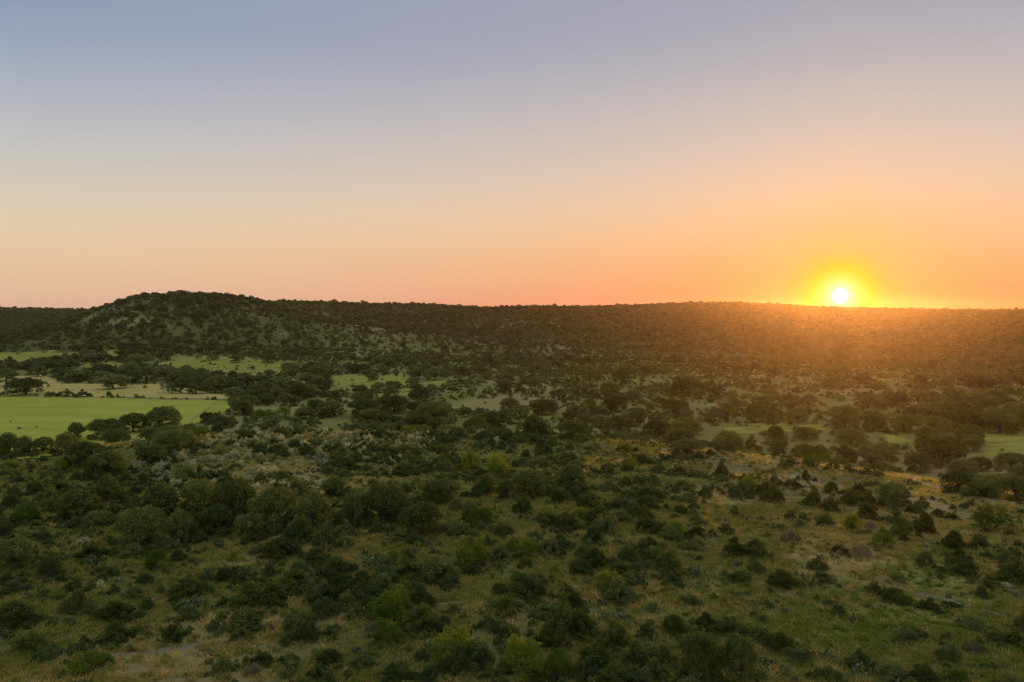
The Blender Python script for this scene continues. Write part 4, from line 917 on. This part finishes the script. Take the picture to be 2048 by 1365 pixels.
def p_silver(x, y, z, px, py, r):
    n = fbm(x / 7, y / 7, 89, 3)
    b = blob(px, py, 480, 880, 120, 24) + 1.3 * blob(px, py, 600, 858, 130, 18) + 0.5 * blob(px, py, 650, 900, 160, 30) + blob(px, py, 330, 945, 60, 22) + blob(px, py, 540, 962, 50, 14) + 0.8 * blob(px, py, 770, 872, 70, 16) + 0.4 * blob(px, py, 410, 915, 60, 20) + 0.9 * blob(px, py, 930, 862, 50, 8)
    return np.clip(2.3 * b * sstep(0.34, 0.50, n), 0, 1)
spread('silver', 15000, 90, 235, p_silver, 0.6, 1.7, 0.55, 0.85, 0.35, 0.0)
def p_silver2(x, y, z, px, py, r):
    return np.clip(blob(px, py, 960, 752, 42, 9) + 0.8 * blob(px, py, 1180, 738, 70, 6) + 0.4 * blob(px, py, 1500, 750, 130, 9) + 0.35 * blob(px, py, 1690, 760, 90, 12), 0, 1)
spread('silver', 5000, 400, 900, p_silver2, 1.5, 3.2, 0.5, 0.8, None)

comp = []
for it in ITEMS:
    r = math.hypot(it['x'], it['y'])
    if r < 230 and it['kind'] in ('oak', 'juniper', 'scrub', 'mesquite'):
        for _ in range(int(RNG.integers(3, 8))):
            a = RNG.uniform(0, 2 * math.pi); d = it['w'] * RNG.uniform(0.42, 0.75); w = min(it['w'] * RNG.uniform(0.22, 0.5), 2.4)
            x, y = it['x'] + d * math.cos(a), it['y'] + d * math.sin(a)
            comp.append((x, y, float(gz(x, y)), w, w * RNG.uniform(0.45, 0.8)))
POOL['scrub'].append(np.array(comp))
x, y = polar_points(9000, 330, 1000)
px, py, dep = project(x, y, gz(x, y))
ok = in_clear(px, py, [q for q in CLEAR if q != 'pasture']) & (RNG.random(len(x)) < 0.25 * sstep(0.42, 0.62, fbm(x / 14, y / 14, 131, 3)))
w = RNG.uniform(0.8, 2.2, len(x))
POOL['scrub'].append(np.stack([x, y, gz(x, y) + 0.1, w, w * RNG.uniform(0.3, 0.7, len(x))], 1)[ok])
ok = in_clear(px, py, ['pasture']) & (RNG.random(len(x)) < 0.14 * sstep(0.50, 0.62, fbm(x / 22, y / 22, 133, 3)))
POOL['scrub'].append(np.stack([x, y, gz(x, y) + 0.12, 0.6 * w, 0.14 * w], 1)[ok])
for k in POOL:
    POOL[k] = np.concatenate(POOL[k])
    print(k, len(POOL[k]))

# the ones that show largest become things of their own
PICK = {'oak': 300 - sum(i['kind'] in ('oak', 'oak_mid') for i in ITEMS), 'scrub': 300 - sum(i['kind'] == 'scrub' for i in ITEMS), 'silver': 240}
REST = {}
for k, arr in POOL.items():
    px, py, dep = project(arr[:, 0], arr[:, 1], arr[:, 2])
    vis = (px > -10) & (px < 2058) & (py < 1380) & (py > 560)
    order = np.argsort(-np.where(vis, arr[:, 3] / dep, 0))
    n = min(PICK[k], int(vis.sum()))
    for j in order[:n]:
        x, y, z, w, h = arr[j]
        add_item(('oak_mid' if w * FPX / dep[j] < 45 else 'oak') if k == 'oak' else k, x, y, z, w, h)
    REST[k] = arr[order[n:]]

# prickly pears
PEAR_PX = [(395, 1212, 44), (425, 1218, 30), (190, 1132, 40), (205, 1150, 30), (10, 1272, 34), (440, 1096, 34), (300, 1165, 30), (1284, 1174, 40), (1165, 1214, 34), (1210, 1238, 30), (1240, 1240, 36), (1344, 1252, 22), (690, 1212, 30), (580, 1200, 30), (515, 1262, 30),
           (745, 1130, 40), (1000, 1112, 34), (1330, 1260, 30), (1300, 1262, 26), (1530, 1332, 36), (1720, 1348, 40), (1800, 1376, 40), (1660, 1318, 34), (1040, 1216, 28), (1395, 1150, 34), (420, 1310, 22), (860, 1296, 28), (540, 1260, 28), (1600, 1155, 26), (1570, 1345, 34), (140, 1250, 30), (90, 1160, 30), (240, 1165, 26), (1480, 1262, 26)]
for px, py, w in PEAR_PX:
    x, y, z = ground_at(px, py)
    _, _, dep = project(x, y, z)
    W = w * dep / FPX
    add_item('pear', x, y, z, W, W * 0.52)

# labels: every plant is told apart by its nearest landmark plant, the side it stands on and its rank there
LM = [i for i in ITEMS if i['label']]
ORD = ['closest', 'second closest', 'third closest', 'fourth closest', 'fifth closest', 'sixth closest', 'seventh closest', 'eighth closest', 'ninth closest', 'tenth closest', 'eleventh closest', 'twelfth closest']
def ordinal(n):
    if n < 12: return ORD[n]
    tens, ones = divmod(n + 1, 10)
    T = ['', '', 'twenty', 'thirty', 'forty', 'fifty', 'sixty', 'seventy', 'eighty', 'ninety']
    U = ['', 'first', 'second', 'third', 'fourth', 'fifth', 'sixth', 'seventh', 'eighth', 'ninth']
    if n < 19: return ['thirteenth', 'fourteenth', 'fifteenth', 'sixteenth', 'seventeenth', 'eighteenth', 'nineteenth'][n - 12] + ' closest'
    return (T[tens] + '-' + U[ones] if ones else T[tens][:-1] + 'ieth') + ' closest'
bucket = {}
for it in ITEMS:
    if it['label']:
        continue
    best = min(LM, key=lambda m: math.hypot(m['px'] - it['px'], 1.8 * (m['py'] - it['py'])))
    dx, dy = it['px'] - best['px'], 1.8 * (it['py'] - best['py'])
    rel = ('right of' if dx > 0 else 'left of') if abs(dx) > abs(dy) else ('in front of' if dy > 0 else 'behind')
    bucket.setdefault((KIND[it['kind']][2], best['short'], rel), []).append((math.hypot(dx, dy), it))
for (word, short, rel), lst in bucket.items():
    lst.sort(key=lambda t: t[0])
    for k, (_, it) in enumerate(lst):
        it['label'] = f'{word} {rel} {short}' if len(lst) == 1 else f'{word}, {ordinal(k)} {rel} {short}'

def place(it, k):
    kind = it['kind']
    name, cat, _, group = KIND[kind]
    rz = RNG.uniform(0, 2 * math.pi)
    if kind == 'pear':
        o = link(name, PEAR[k % len(PEAR)], None, it['label'], cat, group)
        o.location = (it['x'], it['y'], it['z']); o.rotation_euler = (0, 0, rz); o.scale = (it['w'], it['w'], it['h'])
        return
    pr = PROTO[kind][k % len(PROTO[kind])]
    e = link(name, None, None, it['label'], cat, group)
    e.empty_display_size = 0.2
    e.location = (it['x'], it['y'], it['z'] - 0.03 * it['h']); e.rotation_euler = (0, 0, rz)
    asp = RNG.uniform(0.9, 1.12)
    e.scale = (it['w'] * asp, it['w'] / asp, it['h'])
    if pr[2] is not None:
        link(pr[1], pr[2], e)
    link(pr[3], pr[4], e)
for k, it in enumerate(ITEMS):
    place(it, int(RNG.integers(0, 1000)))
print('individual plants', len(ITEMS))

# ------------------------------------------------------------------ masses nobody could count: one object each, points with instanced shapes
def scatter(name, shapes, rows, rots, scl, index, label, cat):
    """rows (n,3) points; shapes: list of meshes used by index"""
    coll = bpy.data.collections.new(name + '_shapes')
    for k, me in enumerate(shapes):
        o = bpy.data.objects.new('%s_shape_%02d' % (name, k), me)
        coll.objects.link(o)
    me = bpy.data.meshes.new(name)
    me.vertices.add(len(rows)); me.vertices.foreach_set('co', np.asarray(rows, np.float32).ravel())
    for nm, typ, arr in (('rot', 'FLOAT_VECTOR', rots), ('scl', 'FLOAT_VECTOR', scl)):
        a = me.attributes.new(nm, typ, 'POINT'); a.data.foreach_set('vector', np.asarray(arr, np.float32).ravel())
    a = me.attributes.new('idx', 'INT', 'POINT'); a.data.foreach_set('value', np.asarray(index, np.int32).ravel())
    ng = bpy.data.node_groups.new(name, 'GeometryNodeTree')
    ng.interface.new_socket('Geometry', in_out='INPUT', socket_type='NodeSocketGeometry')
    ng.interface.new_socket('Geometry', in_out='OUTPUT', socket_type='NodeSocketGeometry')
    N, L = ng.nodes, ng.links
    gi, go = N.new('NodeGroupInput'), N.new('NodeGroupOutput')
    ci = N.new('GeometryNodeCollectionInfo'); ci.inputs['Collection'].default_value = coll
    ci.inputs['Separate Children'].default_value = True; ci.inputs['Reset Children'].default_value = True
    ip = N.new('GeometryNodeInstanceOnPoints'); ip.inputs['Pick Instance'].default_value = True
    def na(nm, t):
        q = N.new('GeometryNodeInputNamedAttribute'); q.data_type = t; q.inputs['Name'].default_value = nm
        return q.outputs['Attribute']
    L.new(gi.outputs[0], ip.inputs['Points']); L.new(ci.outputs[0], ip.inputs['Instance'])
    L.new(na('rot', 'FLOAT_VECTOR'), ip.inputs['Rotation']); L.new(na('scl', 'FLOAT_VECTOR'), ip.inputs['Scale']); L.new(na('idx', 'INT'), ip.inputs['Instance Index'])
    L.new(ip.outputs[0], go.inputs[0])
    o = link(name, me, None, label, cat, None, 'stuff')
    md = o.modifiers.new('scatter', 'NODES'); md.node_group = ng
    return o

def both(pr):     # wood and leaves of a shape as one mesh with two materials
    name, wn_, wm, ln_, lm = pr
    a, b = lm, wm
    def arr(me):
        v = np.empty(len(me.vertices) * 3, np.float32); me.vertices.foreach_get('co', v)
        f = np.empty(len(me.loops), np.int32); me.loops.foreach_get('vertex_index', f)
        return v.reshape(-1, 3), f.reshape(-1, 4)
    V, F = join([arr(a), arr(b)])
    me = mesh_from(name, V, F, a.materials[0]); me.materials.append(b.materials[0])
    mi = np.zeros(len(F), np.int32); mi[len(a.polygons):] = 1
    me.polygons.foreach_set('material_index', mi)
    return me

far_oaks, lite_scrub, lite_silver = [], [], []
for s in range(5):
    g = np.random.default_rng(800 + s)
    L = oak_lobes(g, 14, low=0.30, skirt=4)
    far_oaks.append(mesh_from('tree', *lobe_leaves(L, 420, 0.085, g, 0.3, 0.5), MAT['oak_far']))
for s in range(4):
    g = np.random.default_rng(820 + s)
    L = mound_lobes(g, 12)
    lite_scrub.append(mesh_from('shrub', *lobe_leaves(L, 330, 0.085, g, 0.3, 0.7, -0.8), MAT['scrub']))
    L = mound_lobes(g, 10)
    lite_silver.append(mesh_from('shrub', *lobe_leaves(L, 330, 0.075, g, 0.3, 0.9, -0.8), MAT['silver']))
mid_oaks = [both(p) for p in PROTO['oak_mid']]

def zrot(n):
    a = np.zeros((n, 3)); a[:, 2] = RNG.uniform(0, 2 * math.pi, n); return a
A = REST['oak']; n = len(A); dist = np.hypot(A[:, 0], A[:, 1])
scatter('woodland', mid_oaks + far_oaks, A[:, :3] - [0, 0, 0.3], zrot(n), A[:, [3, 3, 4]], np.where(dist < 800, RNG.integers(0, 4, n), 4 + RNG.integers(0, 5, n)),
        'dark oak and juniper woods covering the hillsides and ridge', 'woodland')
A = np.concatenate([REST['scrub'], REST['silver']]); n = len(A); dist = np.hypot(A[:, 0], A[:, 1])
isv = np.arange(n) >= len(REST['scrub'])
near = [p[4] for p in PROTO['scrub'][:4]] + [p[4] for p in PROTO['silver'][:4]]
ix = np.where(dist < 240, RNG.integers(0, 4, n) + 4 * isv, 8 + RNG.integers(0, 4, n) + 4 * isv)
scatter('brush', near + lite_scrub + lite_silver, A[:, :3] - [0, 0, 0.05], zrot(n), A[:, [3, 3, 4]], ix, 'low scattered brush of the slopes and valley floor', 'brush')

def clump(seed, kind, cards, size, spikes):
    g = np.random.default_rng(seed); L = mound_lobes(g, 9, 0.38, 0.12, 0.45, 0.07, 0.16)
    return mesh_from('clump', *join([lobe_leaves(L, cards, size, g, 0.3, 1.0, -0.8, 1.9), shoots(L, g, spikes, 0.16, size * 0.8, 1.2, 0.0, 4)]), MAT[kind])
clumps = [clump(840 + q, kd, 170, 0.10, 14) for q, kd in enumerate(('scrub', 'scrub', 'weed', 'grey', 'grass', 'weed', 'scrub', 'scrub'))]
x, y = polar_points(52000, 44, 235, 36)
z = gz(x, y); px, py, dep = project(x, y, z)
n1 = fbm(x / 6, y / 6, 121, 3); n2 = fbm(x / 17, y / 17, 123, 3)
st, gn, br = ground_masks(px, py, np.hypot(x, y), x, y)
openg = np.clip(blob(px, py, 1600, 1260, 280, 55) + blob(px, py, 1620, 1130, 130, 30) + 0.7 * blob(px, py, 570, 1290, 110, 35) + 0.6 * blob(px, py, 60, 1000, 60, 40) + 0.6 * blob(px, py, 1900, 960, 160, 30) + 0.7 * blob(px, py, 1300, 1195, 130, 20) + blob(px, py, 1470, 1010, 70, 40) + 0.8 * blob(px, py, 1700, 1080, 200, 60) + 0.8 * blob(px, py, 590, 935, 90, 24), 0, 1)
ok = (RNG.random(len(x)) < (0.08 + 0.75 * sstep(0.43, 0.62, n1)) * (1 - 0.8 * openg) * (1 - 0.45 * sstep(1330, 1560, px))) & (px > -40) & (px < 2090) & (py < 1400) & (RNG.random(len(x)) > 0.4 * br)
ok &= ~in_clear(px, py)
for pix, w in TRACKS:
    tp = [ground_at(*p)[:2] for p in pix]
    for (xa, ya), (xb, yb) in zip(tp[:-1], tp[1:]):
        t = np.clip(((x - xa) * (xb - xa) + (y - ya) * (yb - ya)) / ((xb - xa) ** 2 + (yb - ya) ** 2), 0, 1)
        ok &= np.hypot(x - xa - t * (xb - xa), y - ya - t * (yb - ya)) > w * 0.6
x, y, z, n2 = x[ok], y[ok], z[ok], n2[ok]; n = len(x)
w = RNG.uniform(0.30, 0.95, n)
ix = np.clip((n2 - 0.3) / 0.4 * 8 + RNG.normal(size=n) * 1.6, 0, 7.99).astype(int)
scatter('undergrowth', clumps, np.stack([x, y, z - 0.03], 1), zrot(n), np.stack([w, w, w * RNG.uniform(0.45, 0.9, n)], 1), ix, 'knee-high tangle of weeds and dwarf shrubs on the near knoll', 'undergrowth')
print('undergrowth', n)

def tuft(rng, n, spread_, hgt, wid, lean):
    V, F = [], []
    for k in range(n):
        a = rng.uniform(0, 2 * math.pi); q = rng.uniform(0, spread_)
        b = np.array([q * math.cos(a), q * math.sin(a), -0.02]); d = np.array([math.cos(a), math.sin(a), 0]) * lean * rng.uniform(0.3, 1.4)
        h = hgt * rng.uniform(0.6, 1.2); t = rng.uniform(0, 2 * math.pi); w = np.array([math.cos(t), math.sin(t), 0]) * wid
        m = b + d * 0.35 + [0, 0, h * 0.6]; e = b + d + [0, 0, h]
        o = len(V); V += [b - w, b + w, m + w * 0.8, m - w * 0.8, e + w * 0.15, e - w * 0.15]; F += [(o, o + 1, o + 2, o + 3), (o + 3, o + 2, o + 4, o + 5)]
    return np.array(V), np.array(F)
g = np.random.default_rng(900)
tufts = [mesh_from('grass_tuft', *tuft(g, 16, 0.24, 0.26, 0.024, 0.22), MAT['grass']) for _ in range(3)] + \
        [mesh_from('straw_tuft', *tuft(g, 16, 0.24, 0.32, 0.020, 0.26), MAT['straw']) for _ in range(3)] + \
        [mesh_from('weed', *tuft(g, 22, 0.24, 0.28, 0.04, 0.18), MAT['weed']) for _ in range(2)]
x, y = polar_points(170000, 42, 250, 36)
x2, y2 = polar_points(70000, 42, 110, 36)
x, y = np.concatenate([x, x2]), np.concatenate([y, y2])
z = gz(x, y); px, py, dep = project(x, y, z)
st, gn, br = ground_masks(px, py, np.hypot(x, y), x, y)
n1 = fbm(x / 5, y / 5, 95, 3)
ok = (RNG.random(len(x)) < 0.25 + 0.9 * sstep(0.35, 0.6, n1)) & (px > -40) & (px < 2090) & (py < 1400) & (RNG.random(len(x)) > 0.55 * br)
for pix, w in TRACKS:
    for (xa, ya), (xb, yb) in zip([ground_at(*p)[:2] for p in pix][:-1], [ground_at(*p)[:2] for p in pix][1:]):
        t = np.clip(((x - xa) * (xb - xa) + (y - ya) * (yb - ya)) / ((xb - xa) ** 2 + (yb - ya) ** 2), 0, 1)
        ok &= np.hypot(x - xa - t * (xb - xa), y - ya - t * (yb - ya)) > w * 0.40 * RNG.uniform(0.0, 1.25, len(x))
x, y, z, st, gn, n1 = x[ok], y[ok], z[ok], st[ok], gn[ok], n1[ok]
n = len(x)
u = RNG.random(n)
patch = fbm(x / 11, y / 11, 97, 3)
ix = np.where(u < 0.05 + 0.60 * st + 0.30 * sstep(0.52, 0.66, patch) * sstep(300, 900, px[ok]), 3 + RNG.integers(0, 3, n), RNG.integers(0, 3, n))  # straw tufts also thicken over the painted sun-golden patches
ix = np.where(RNG.random(n) < 0.06 + 0.6 * gn, 6 + RNG.integers(0, 2, n), ix)
s = RNG.uniform(0.6, 1.35, n)
scatter('grass', tufts, np.stack([x, y, z], 1), zrot(n), np.stack([s * 1.15, s * 1.15, s], 1), ix, 'rough dry grass and weeds covering the near knoll', 'grass')
print('grass', n)

# ------------------------------------------------------------------ rocks
def rock_mesh(rng):
    import bmesh
    bm = bmesh.new(); bmesh.ops.create_icosphere(bm, subdivisions=2, radius=0.5)
    for v in bm.verts:
        c = np.array(v.co); k = 0.72 + 0.5 * vnoise(c[0] * 3 + 9, c[1] * 3 + c[2] * 4, int(rng.integers(99)))
        v.co = Vector(np.clip(c * float(k), [-0.42, -0.5, -0.3], [0.42, 0.5, 0.36]))
    me = bpy.data.meshes.new('rock'); bm.to_mesh(me); bm.free()
    return me
RK = []
for s in range(4):
    me = rock_mesh(np.random.default_rng(950 + s)); me.materials.append(MAT['rock']); RK.append(me)
DRK = RK[1].copy(); DRK.materials.clear(); DRK.materials.append(MAT['dark_rock'])
ROCKS = [(445, 1290, 11), (426, 1284, 7), (366, 1312, 8), (400, 1306, 5), (236, 1296, 3), (500, 1277, 6), (592, 1277, 8), (646, 1243, 4), (634, 1255, 3), (550, 1297, 6), (890, 1214, 6), (930, 1186, 4), (1290, 1190, 3), (1690, 1172, 5), (1672, 1180, 4), (1748, 1160, 3), (1522, 1184, 3), (747, 1342, 5), (1050, 1168, 4), (1620, 1158, 3), (1960, 1236, 3), (1985, 1262, 4), (1975, 1272, 4), (1775, 1098, 5), (855, 1318, 5)]
RL = {0: 'largest pale flat limestone rock on the stony path in the lower left', 10: 'pale limestone rock in the bare patch right of the tall mesquite', 6: 'pale rock on the bare path in front of the dark shrub mass'}
SZ = ['small'] * len(ROCKS)
for k in (3, 14, 23): SZ[k] = 'tiny'
SZ[19] = 'thin'
for k in (5, 8, 13, 22): SZ[k] = 'flat'
for k, (px, py, w) in enumerate(ROCKS):
    x, y, z = ground_at(px, py); _, _, dep = project(x, y, z)
    W = w * dep / FPX
    best = min(LM, key=lambda m: math.hypot(m['px'] - px, 1.8 * (m['py'] - py)))
    rel = ('right of' if px > best['px'] else 'left of') if abs(px - best['px']) > 1.8 * abs(py - best['py']) else ('in front of' if py > best['py'] else 'behind')
    o = link('rock', RK[k % 4], None, RL.get(k, f'{SZ[k]} pale limestone rock {rel} {best["short"]}'), 'rock', 'pale limestone rocks')
    o.location = (x, y, z + 0.02); o.scale = (W, W * 0.8, W * 0.5); o.rotation_euler = (0, 0, k * 1.7)
for px, py, w, lb in ((1797, 1263, 12, 'dark stone on the left of the low green shrub'), (1820, 1285, 10, 'dark stone at the front foot of the low green shrub')):
    x, y, z = ground_at(px, py); _, _, dep = project(x, y, z); W = w * dep / FPX
    o = link('rock', DRK, None, lb, 'rock', 'dark stones'); o.location = (x, y, z + 0.1); o.scale = (W, W * 0.8, W * 0.8)

# ------------------------------------------------------------------ ranch things in the valley
import bmesh
def box_bm(bm, c, s, rz=0.0):
    r = bmesh.ops.create_cube(bm, size=1.0)
    for v in r['verts']:
        v.co = Vector((v.co.x * s[0] + c[0], v.co.y * s[1] + c[1], v.co.z * s[2] + c[2]))
def bm_obj(name, bm, mat, parent, bevel=0.0):
    if bevel:
        bmesh.ops.bevel(bm, geom=bm.edges[:], offset=bevel, segments=1, affect='EDGES')
    me = bpy.data.meshes.new(name); bm.to_mesh(me); bm.free(); me.materials.append(mat)
    return link(name, me, parent)

def cow(px, py, heading, size, label, calf=False):
    x, y, z = ground_at(px, py)
    M = Mat('cow_coat')
    t = M.node('ShaderNodeTexCoord'); sp = M.node('ShaderNodeSeparateXYZ'); M.l.new(t.outputs['Object'], sp.inputs[0])
    nz = M.noise(2.5, 2, t.outputs['Object'])
    ad = M.node('ShaderNodeMath', operation='ADD'); M.l.new(sp.outputs[0], ad.inputs[0]); M.l.new(M.rng(nz, 0, 1, -0.08, 0.08), ad.inputs[1])
    col = M.mix(M.rng(ad.outputs[0], 1.02, 1.07), (0.16, 0.050, 0.028), (0.72, 0.68, 0.62))
    lo = M.rng(sp.outputs[2], 0.16, 0.22, 1, 0)
    col = M.mix(lo, col, (0.62, 0.58, 0.52))
    p = M.node('ShaderNodeBsdfPrincipled'); M.l.new(col, p.inputs['Base Color']); p.inputs['Roughness'].default_value = 0.8
    M.l.new(p.outputs[0], M.out.inputs['Surface'])
    # joints: (position, radius) — nose towards +x, head lowered to graze
    J = [((0.0, 0, 0.98), 0.33), ((0.45, 0, 1.0), 0.33), ((-0.45, 0, 1.02), 0.31), ((-0.80, 0, 1.05), 0.25), ((0.78, 0, 1.02), 0.26), ((1.02, 0, 0.90), 0.17), ((1.22, 0, 0.66), 0.14), ((1.36, 0, 0.42), 0.12), ((1.44, 0, 0.24), 0.075),
         ((-0.92, 0, 1.12), 0.06), ((-1.0, 0, 0.80), 0.03), ((-1.0, 0, 0.45), 0.04)]
    E = [(0, 1), (0, 2), (2, 3), (1, 4), (4, 5), (5, 6), (6, 7), (7, 8), (3, 9), (9, 10), (10, 11)]
    for s in (-1, 1):
        b = len(J)
        J += [((0.62, 0.17 * s, 0.62), 0.12), ((0.64, 0.17 * s, 0.36), 0.068), ((0.62, 0.17 * s, 0.04), 0.055)]; E += [(1, b), (b, b + 1), (b + 1, b + 2)]
        b = len(J)
        J += [((-0.66, 0.18 * s, 0.68), 0.16), ((-0.84, 0.18 * s, 0.42), 0.072), ((-0.76, 0.18 * s, 0.04), 0.055)]; E += [(3, b), (b, b + 1), (b + 1, b + 2)]
        b = len(J)
        J += [((1.15, 0.24 * s, 0.80), 0.045)]; E += [(6, b)]
    me = bpy.data.meshes.new('cow'); me.from_pydata([j[0] for j in J], E, [])
    o = bpy.data.objects.new('cow', me); COL.objects.link(o)
    md = o.modifiers.new('skin', 'SKIN')
    for i, j in enumerate(J):
        me.skin_vertices[0].data[i].radius = (j[1], j[1]); me.skin_vertices[0].data[i].use_root = (i == 0)
    o.modifiers.new('sub', 'SUBSURF').levels = 1
    o.modifiers['sub'].render_levels = 1
    dg = bpy.context.evaluated_depsgraph_get()
    baked = bpy.data.meshes.new_from_object(o.evaluated_get(dg))
    o.modifiers.clear(); o.data = baked
    baked.materials.clear(); baked.materials.append(M.m)
    baked.polygons.foreach_set('use_smooth', np.ones(len(baked.polygons), bool))
    o.location = (x, y, z + 0.16); o.rotation_euler = (0, 0, heading); o.scale = (size,) * 3
    o['label'], o['category'], o['group'] = label, 'cow', 'cattle grazing the pasture'
cow(20, 847, R(-70), 1.0, 'dark red cow facing the camera, highest of the three in the pasture')
cow(39, 861, R(170), 1.05, 'rust-red cow with white face, grazing side-on in the pasture')
cow(73, 857, R(200), 0.7, 'small red calf, rightmost of the cattle in the pasture')

# shed
x, y, z = ground_at(57, 760.5)
sh = link('shed', None, None, 'small dark shed standing in the dry grass beyond the fence-line oak', 'shed'); sh.location = (x, y, z); sh.rotation_euler = (0, 0, R(12))
for c, s in (((0, 1.0, 1.05), (3.6, 0.08, 1.9)), ((-1.76, 0, 1.05), (0.08, 1.9, 1.9)), ((1.76, 0, 1.05), (0.08, 1.9, 1.9)), ((-0.55, -0.98, 1.05), (2.3, 0.08, 1.9))):
    bm = bmesh.new(); box_bm(bm, c, s); bm_obj('wall', bm, MAT['shed'], sh)
bm = bmesh.new(); box_bm(bm, (0, 0, 2.08), (4.0, 2.5, 0.10)); bm_obj('roof', bm, MAT['shed'], sh, 0.01)
for c in ((-1.8, -1.02), (1.8, -1.02), (-1.8, 1.02), (1.8, 1.02)):
    bm = bmesh.new(); box_bm(bm, (c[0], c[1], 0.95), (0.14, 0.14, 2.1)); bm_obj('post', bm, MAT['post'], sh)
# pole with a white box
x, y, z = ground_at(81.5, 768)
po = link('utility_pole', None, None, 'thin wooden pole with a white box near its top beside the shed', 'pole'); po.location = (x, y, z)
v, f = tube([(0, 0, -0.4), (0, 0, 4), (0, 0, 7.6)], [0.15, 0.13, 0.10], 8); link('pole', mesh_from('pole', v, f, MAT['post'], True), po)
bm = bmesh.new(); box_bm(bm, (0.05, -0.30, 6.7), (0.55, 0.40, 0.95)); bm_obj('meter_box', bm, MAT['white'], po, 0.04)
bm = bmesh.new(); box_bm(bm, (0, -0.02, 7.35), (1.3, 0.12, 0.12)); bm_obj('crossarm', bm, MAT['post'], po, 0.01)
# trough and the white object among the brush
def trough(px, py, w, label):
    x, y, z = ground_at(px, py)
    _, _, dep = project(x, y, z); W = w * dep / FPX
    t = link('water_trough', None, None, label, 'trough'); t.location = (x, y, z + 0.16); t.scale = (W / 2.4,) * 3
    for c, s in (((0, -0.4, 0.3), (2.4, 0.06, 0.6)), ((0, 0.4, 0.3), (2.4, 0.06, 0.6)), ((-1.17, 0, 0.3), (0.06, 0.74, 0.6)), ((1.17, 0, 0.3), (0.06, 0.74, 0.6))):
        bm = bmesh.new(); box_bm(bm, c, s); bm_obj('side', bm, MAT['white'], t, 0.01)
    bm = bmesh.new(); box_bm(bm, (0, 0, 0.08), (2.27, 0.73, 0.06)); bm_obj('bottom', bm, MAT['white'], t)
trough(391, 805, 5.5, 'white water trough near the far edge of the pasture')
trough(1651, 752, 4.0, 'tiny white trough among the brush below the sun')

# fences
def fence(pix, gap, label):
    pts = [ground_at(*p) for p in pix]
    fe = link('fence', None, None, label, 'fence'); ox, oy, oz = pts[0]; fe.location = (ox, oy, oz)
    v, f = tube([(0, 0, -0.3), (0, 0, 0.6), (0, 0, 1.35)], [0.075, 0.07, 0.065], 6)
    pm = mesh_from('post', v, f, MAT['post'], True)
    P = []
    for (xa, ya, _), (xb, yb, _) in zip(pts[:-1], pts[1:]):
        n = max(1, int(math.hypot(xb - xa, yb - ya) / gap))
        P += [(xa + (xb - xa) * t / n, ya + (yb - ya) * t / n) for t in range(n)]
    P.append(pts[-1][:2])
    P = [(a, b, float(gz(a, b)) + 0.1) for a, b in P]
    for a, b, c in P:
        o = link('post', pm, fe); o.location = (a - ox, b - oy, c - oz)
    for h in (0.35, 0.75, 1.15):
        v, f = tube([(a - ox, b - oy - 0.08, c - oz + h) for a, b, c in P], [0.012] * len(P), 4)
        link('wire', mesh_from('wire', v, f, MAT['wire']), fe)
fence([(-60, 792), (60, 796), (200, 797), (330, 801), (440, 803)], 5.0, 'wire fence with wooden posts along the far edge of the pasture')
fence([(440, 804), (420, 818), (398, 834), (380, 846)], 5.0, 'short wire fence running down the right side of the pasture')

# ------------------------------------------------------------------ the air
bm = bmesh.new()
box_bm(bm, (0, 0, (ZMIN - 1.2 + 106) / 2), (8060, 8060, 106 - (ZMIN - 1.2)))
me = bpy.data.meshes.new('haze'); bm.to_mesh(me); bm.free()
hm = bpy.data.materials.new('haze'); hm.use_nodes = True
hn, hl = hm.node_tree.nodes, hm.node_tree.links; hn.clear()
ho = hn.new('ShaderNodeOutputMaterial'); pv = hn.new('ShaderNodeVolumePrincipled')
pv.inputs['Color'].default_value = (1.0, 0.72, 0.48, 1); pv.inputs['Density'].default_value = 0.00003; pv.inputs['Anisotropy'].default_value = 0.85
hl.new(pv.outputs[0], ho.inputs['Volume'])
me.materials.append(hm)
link('haze', me, None, 'thin warm evening haze over the whole valley', 'haze', None, 'stuff')
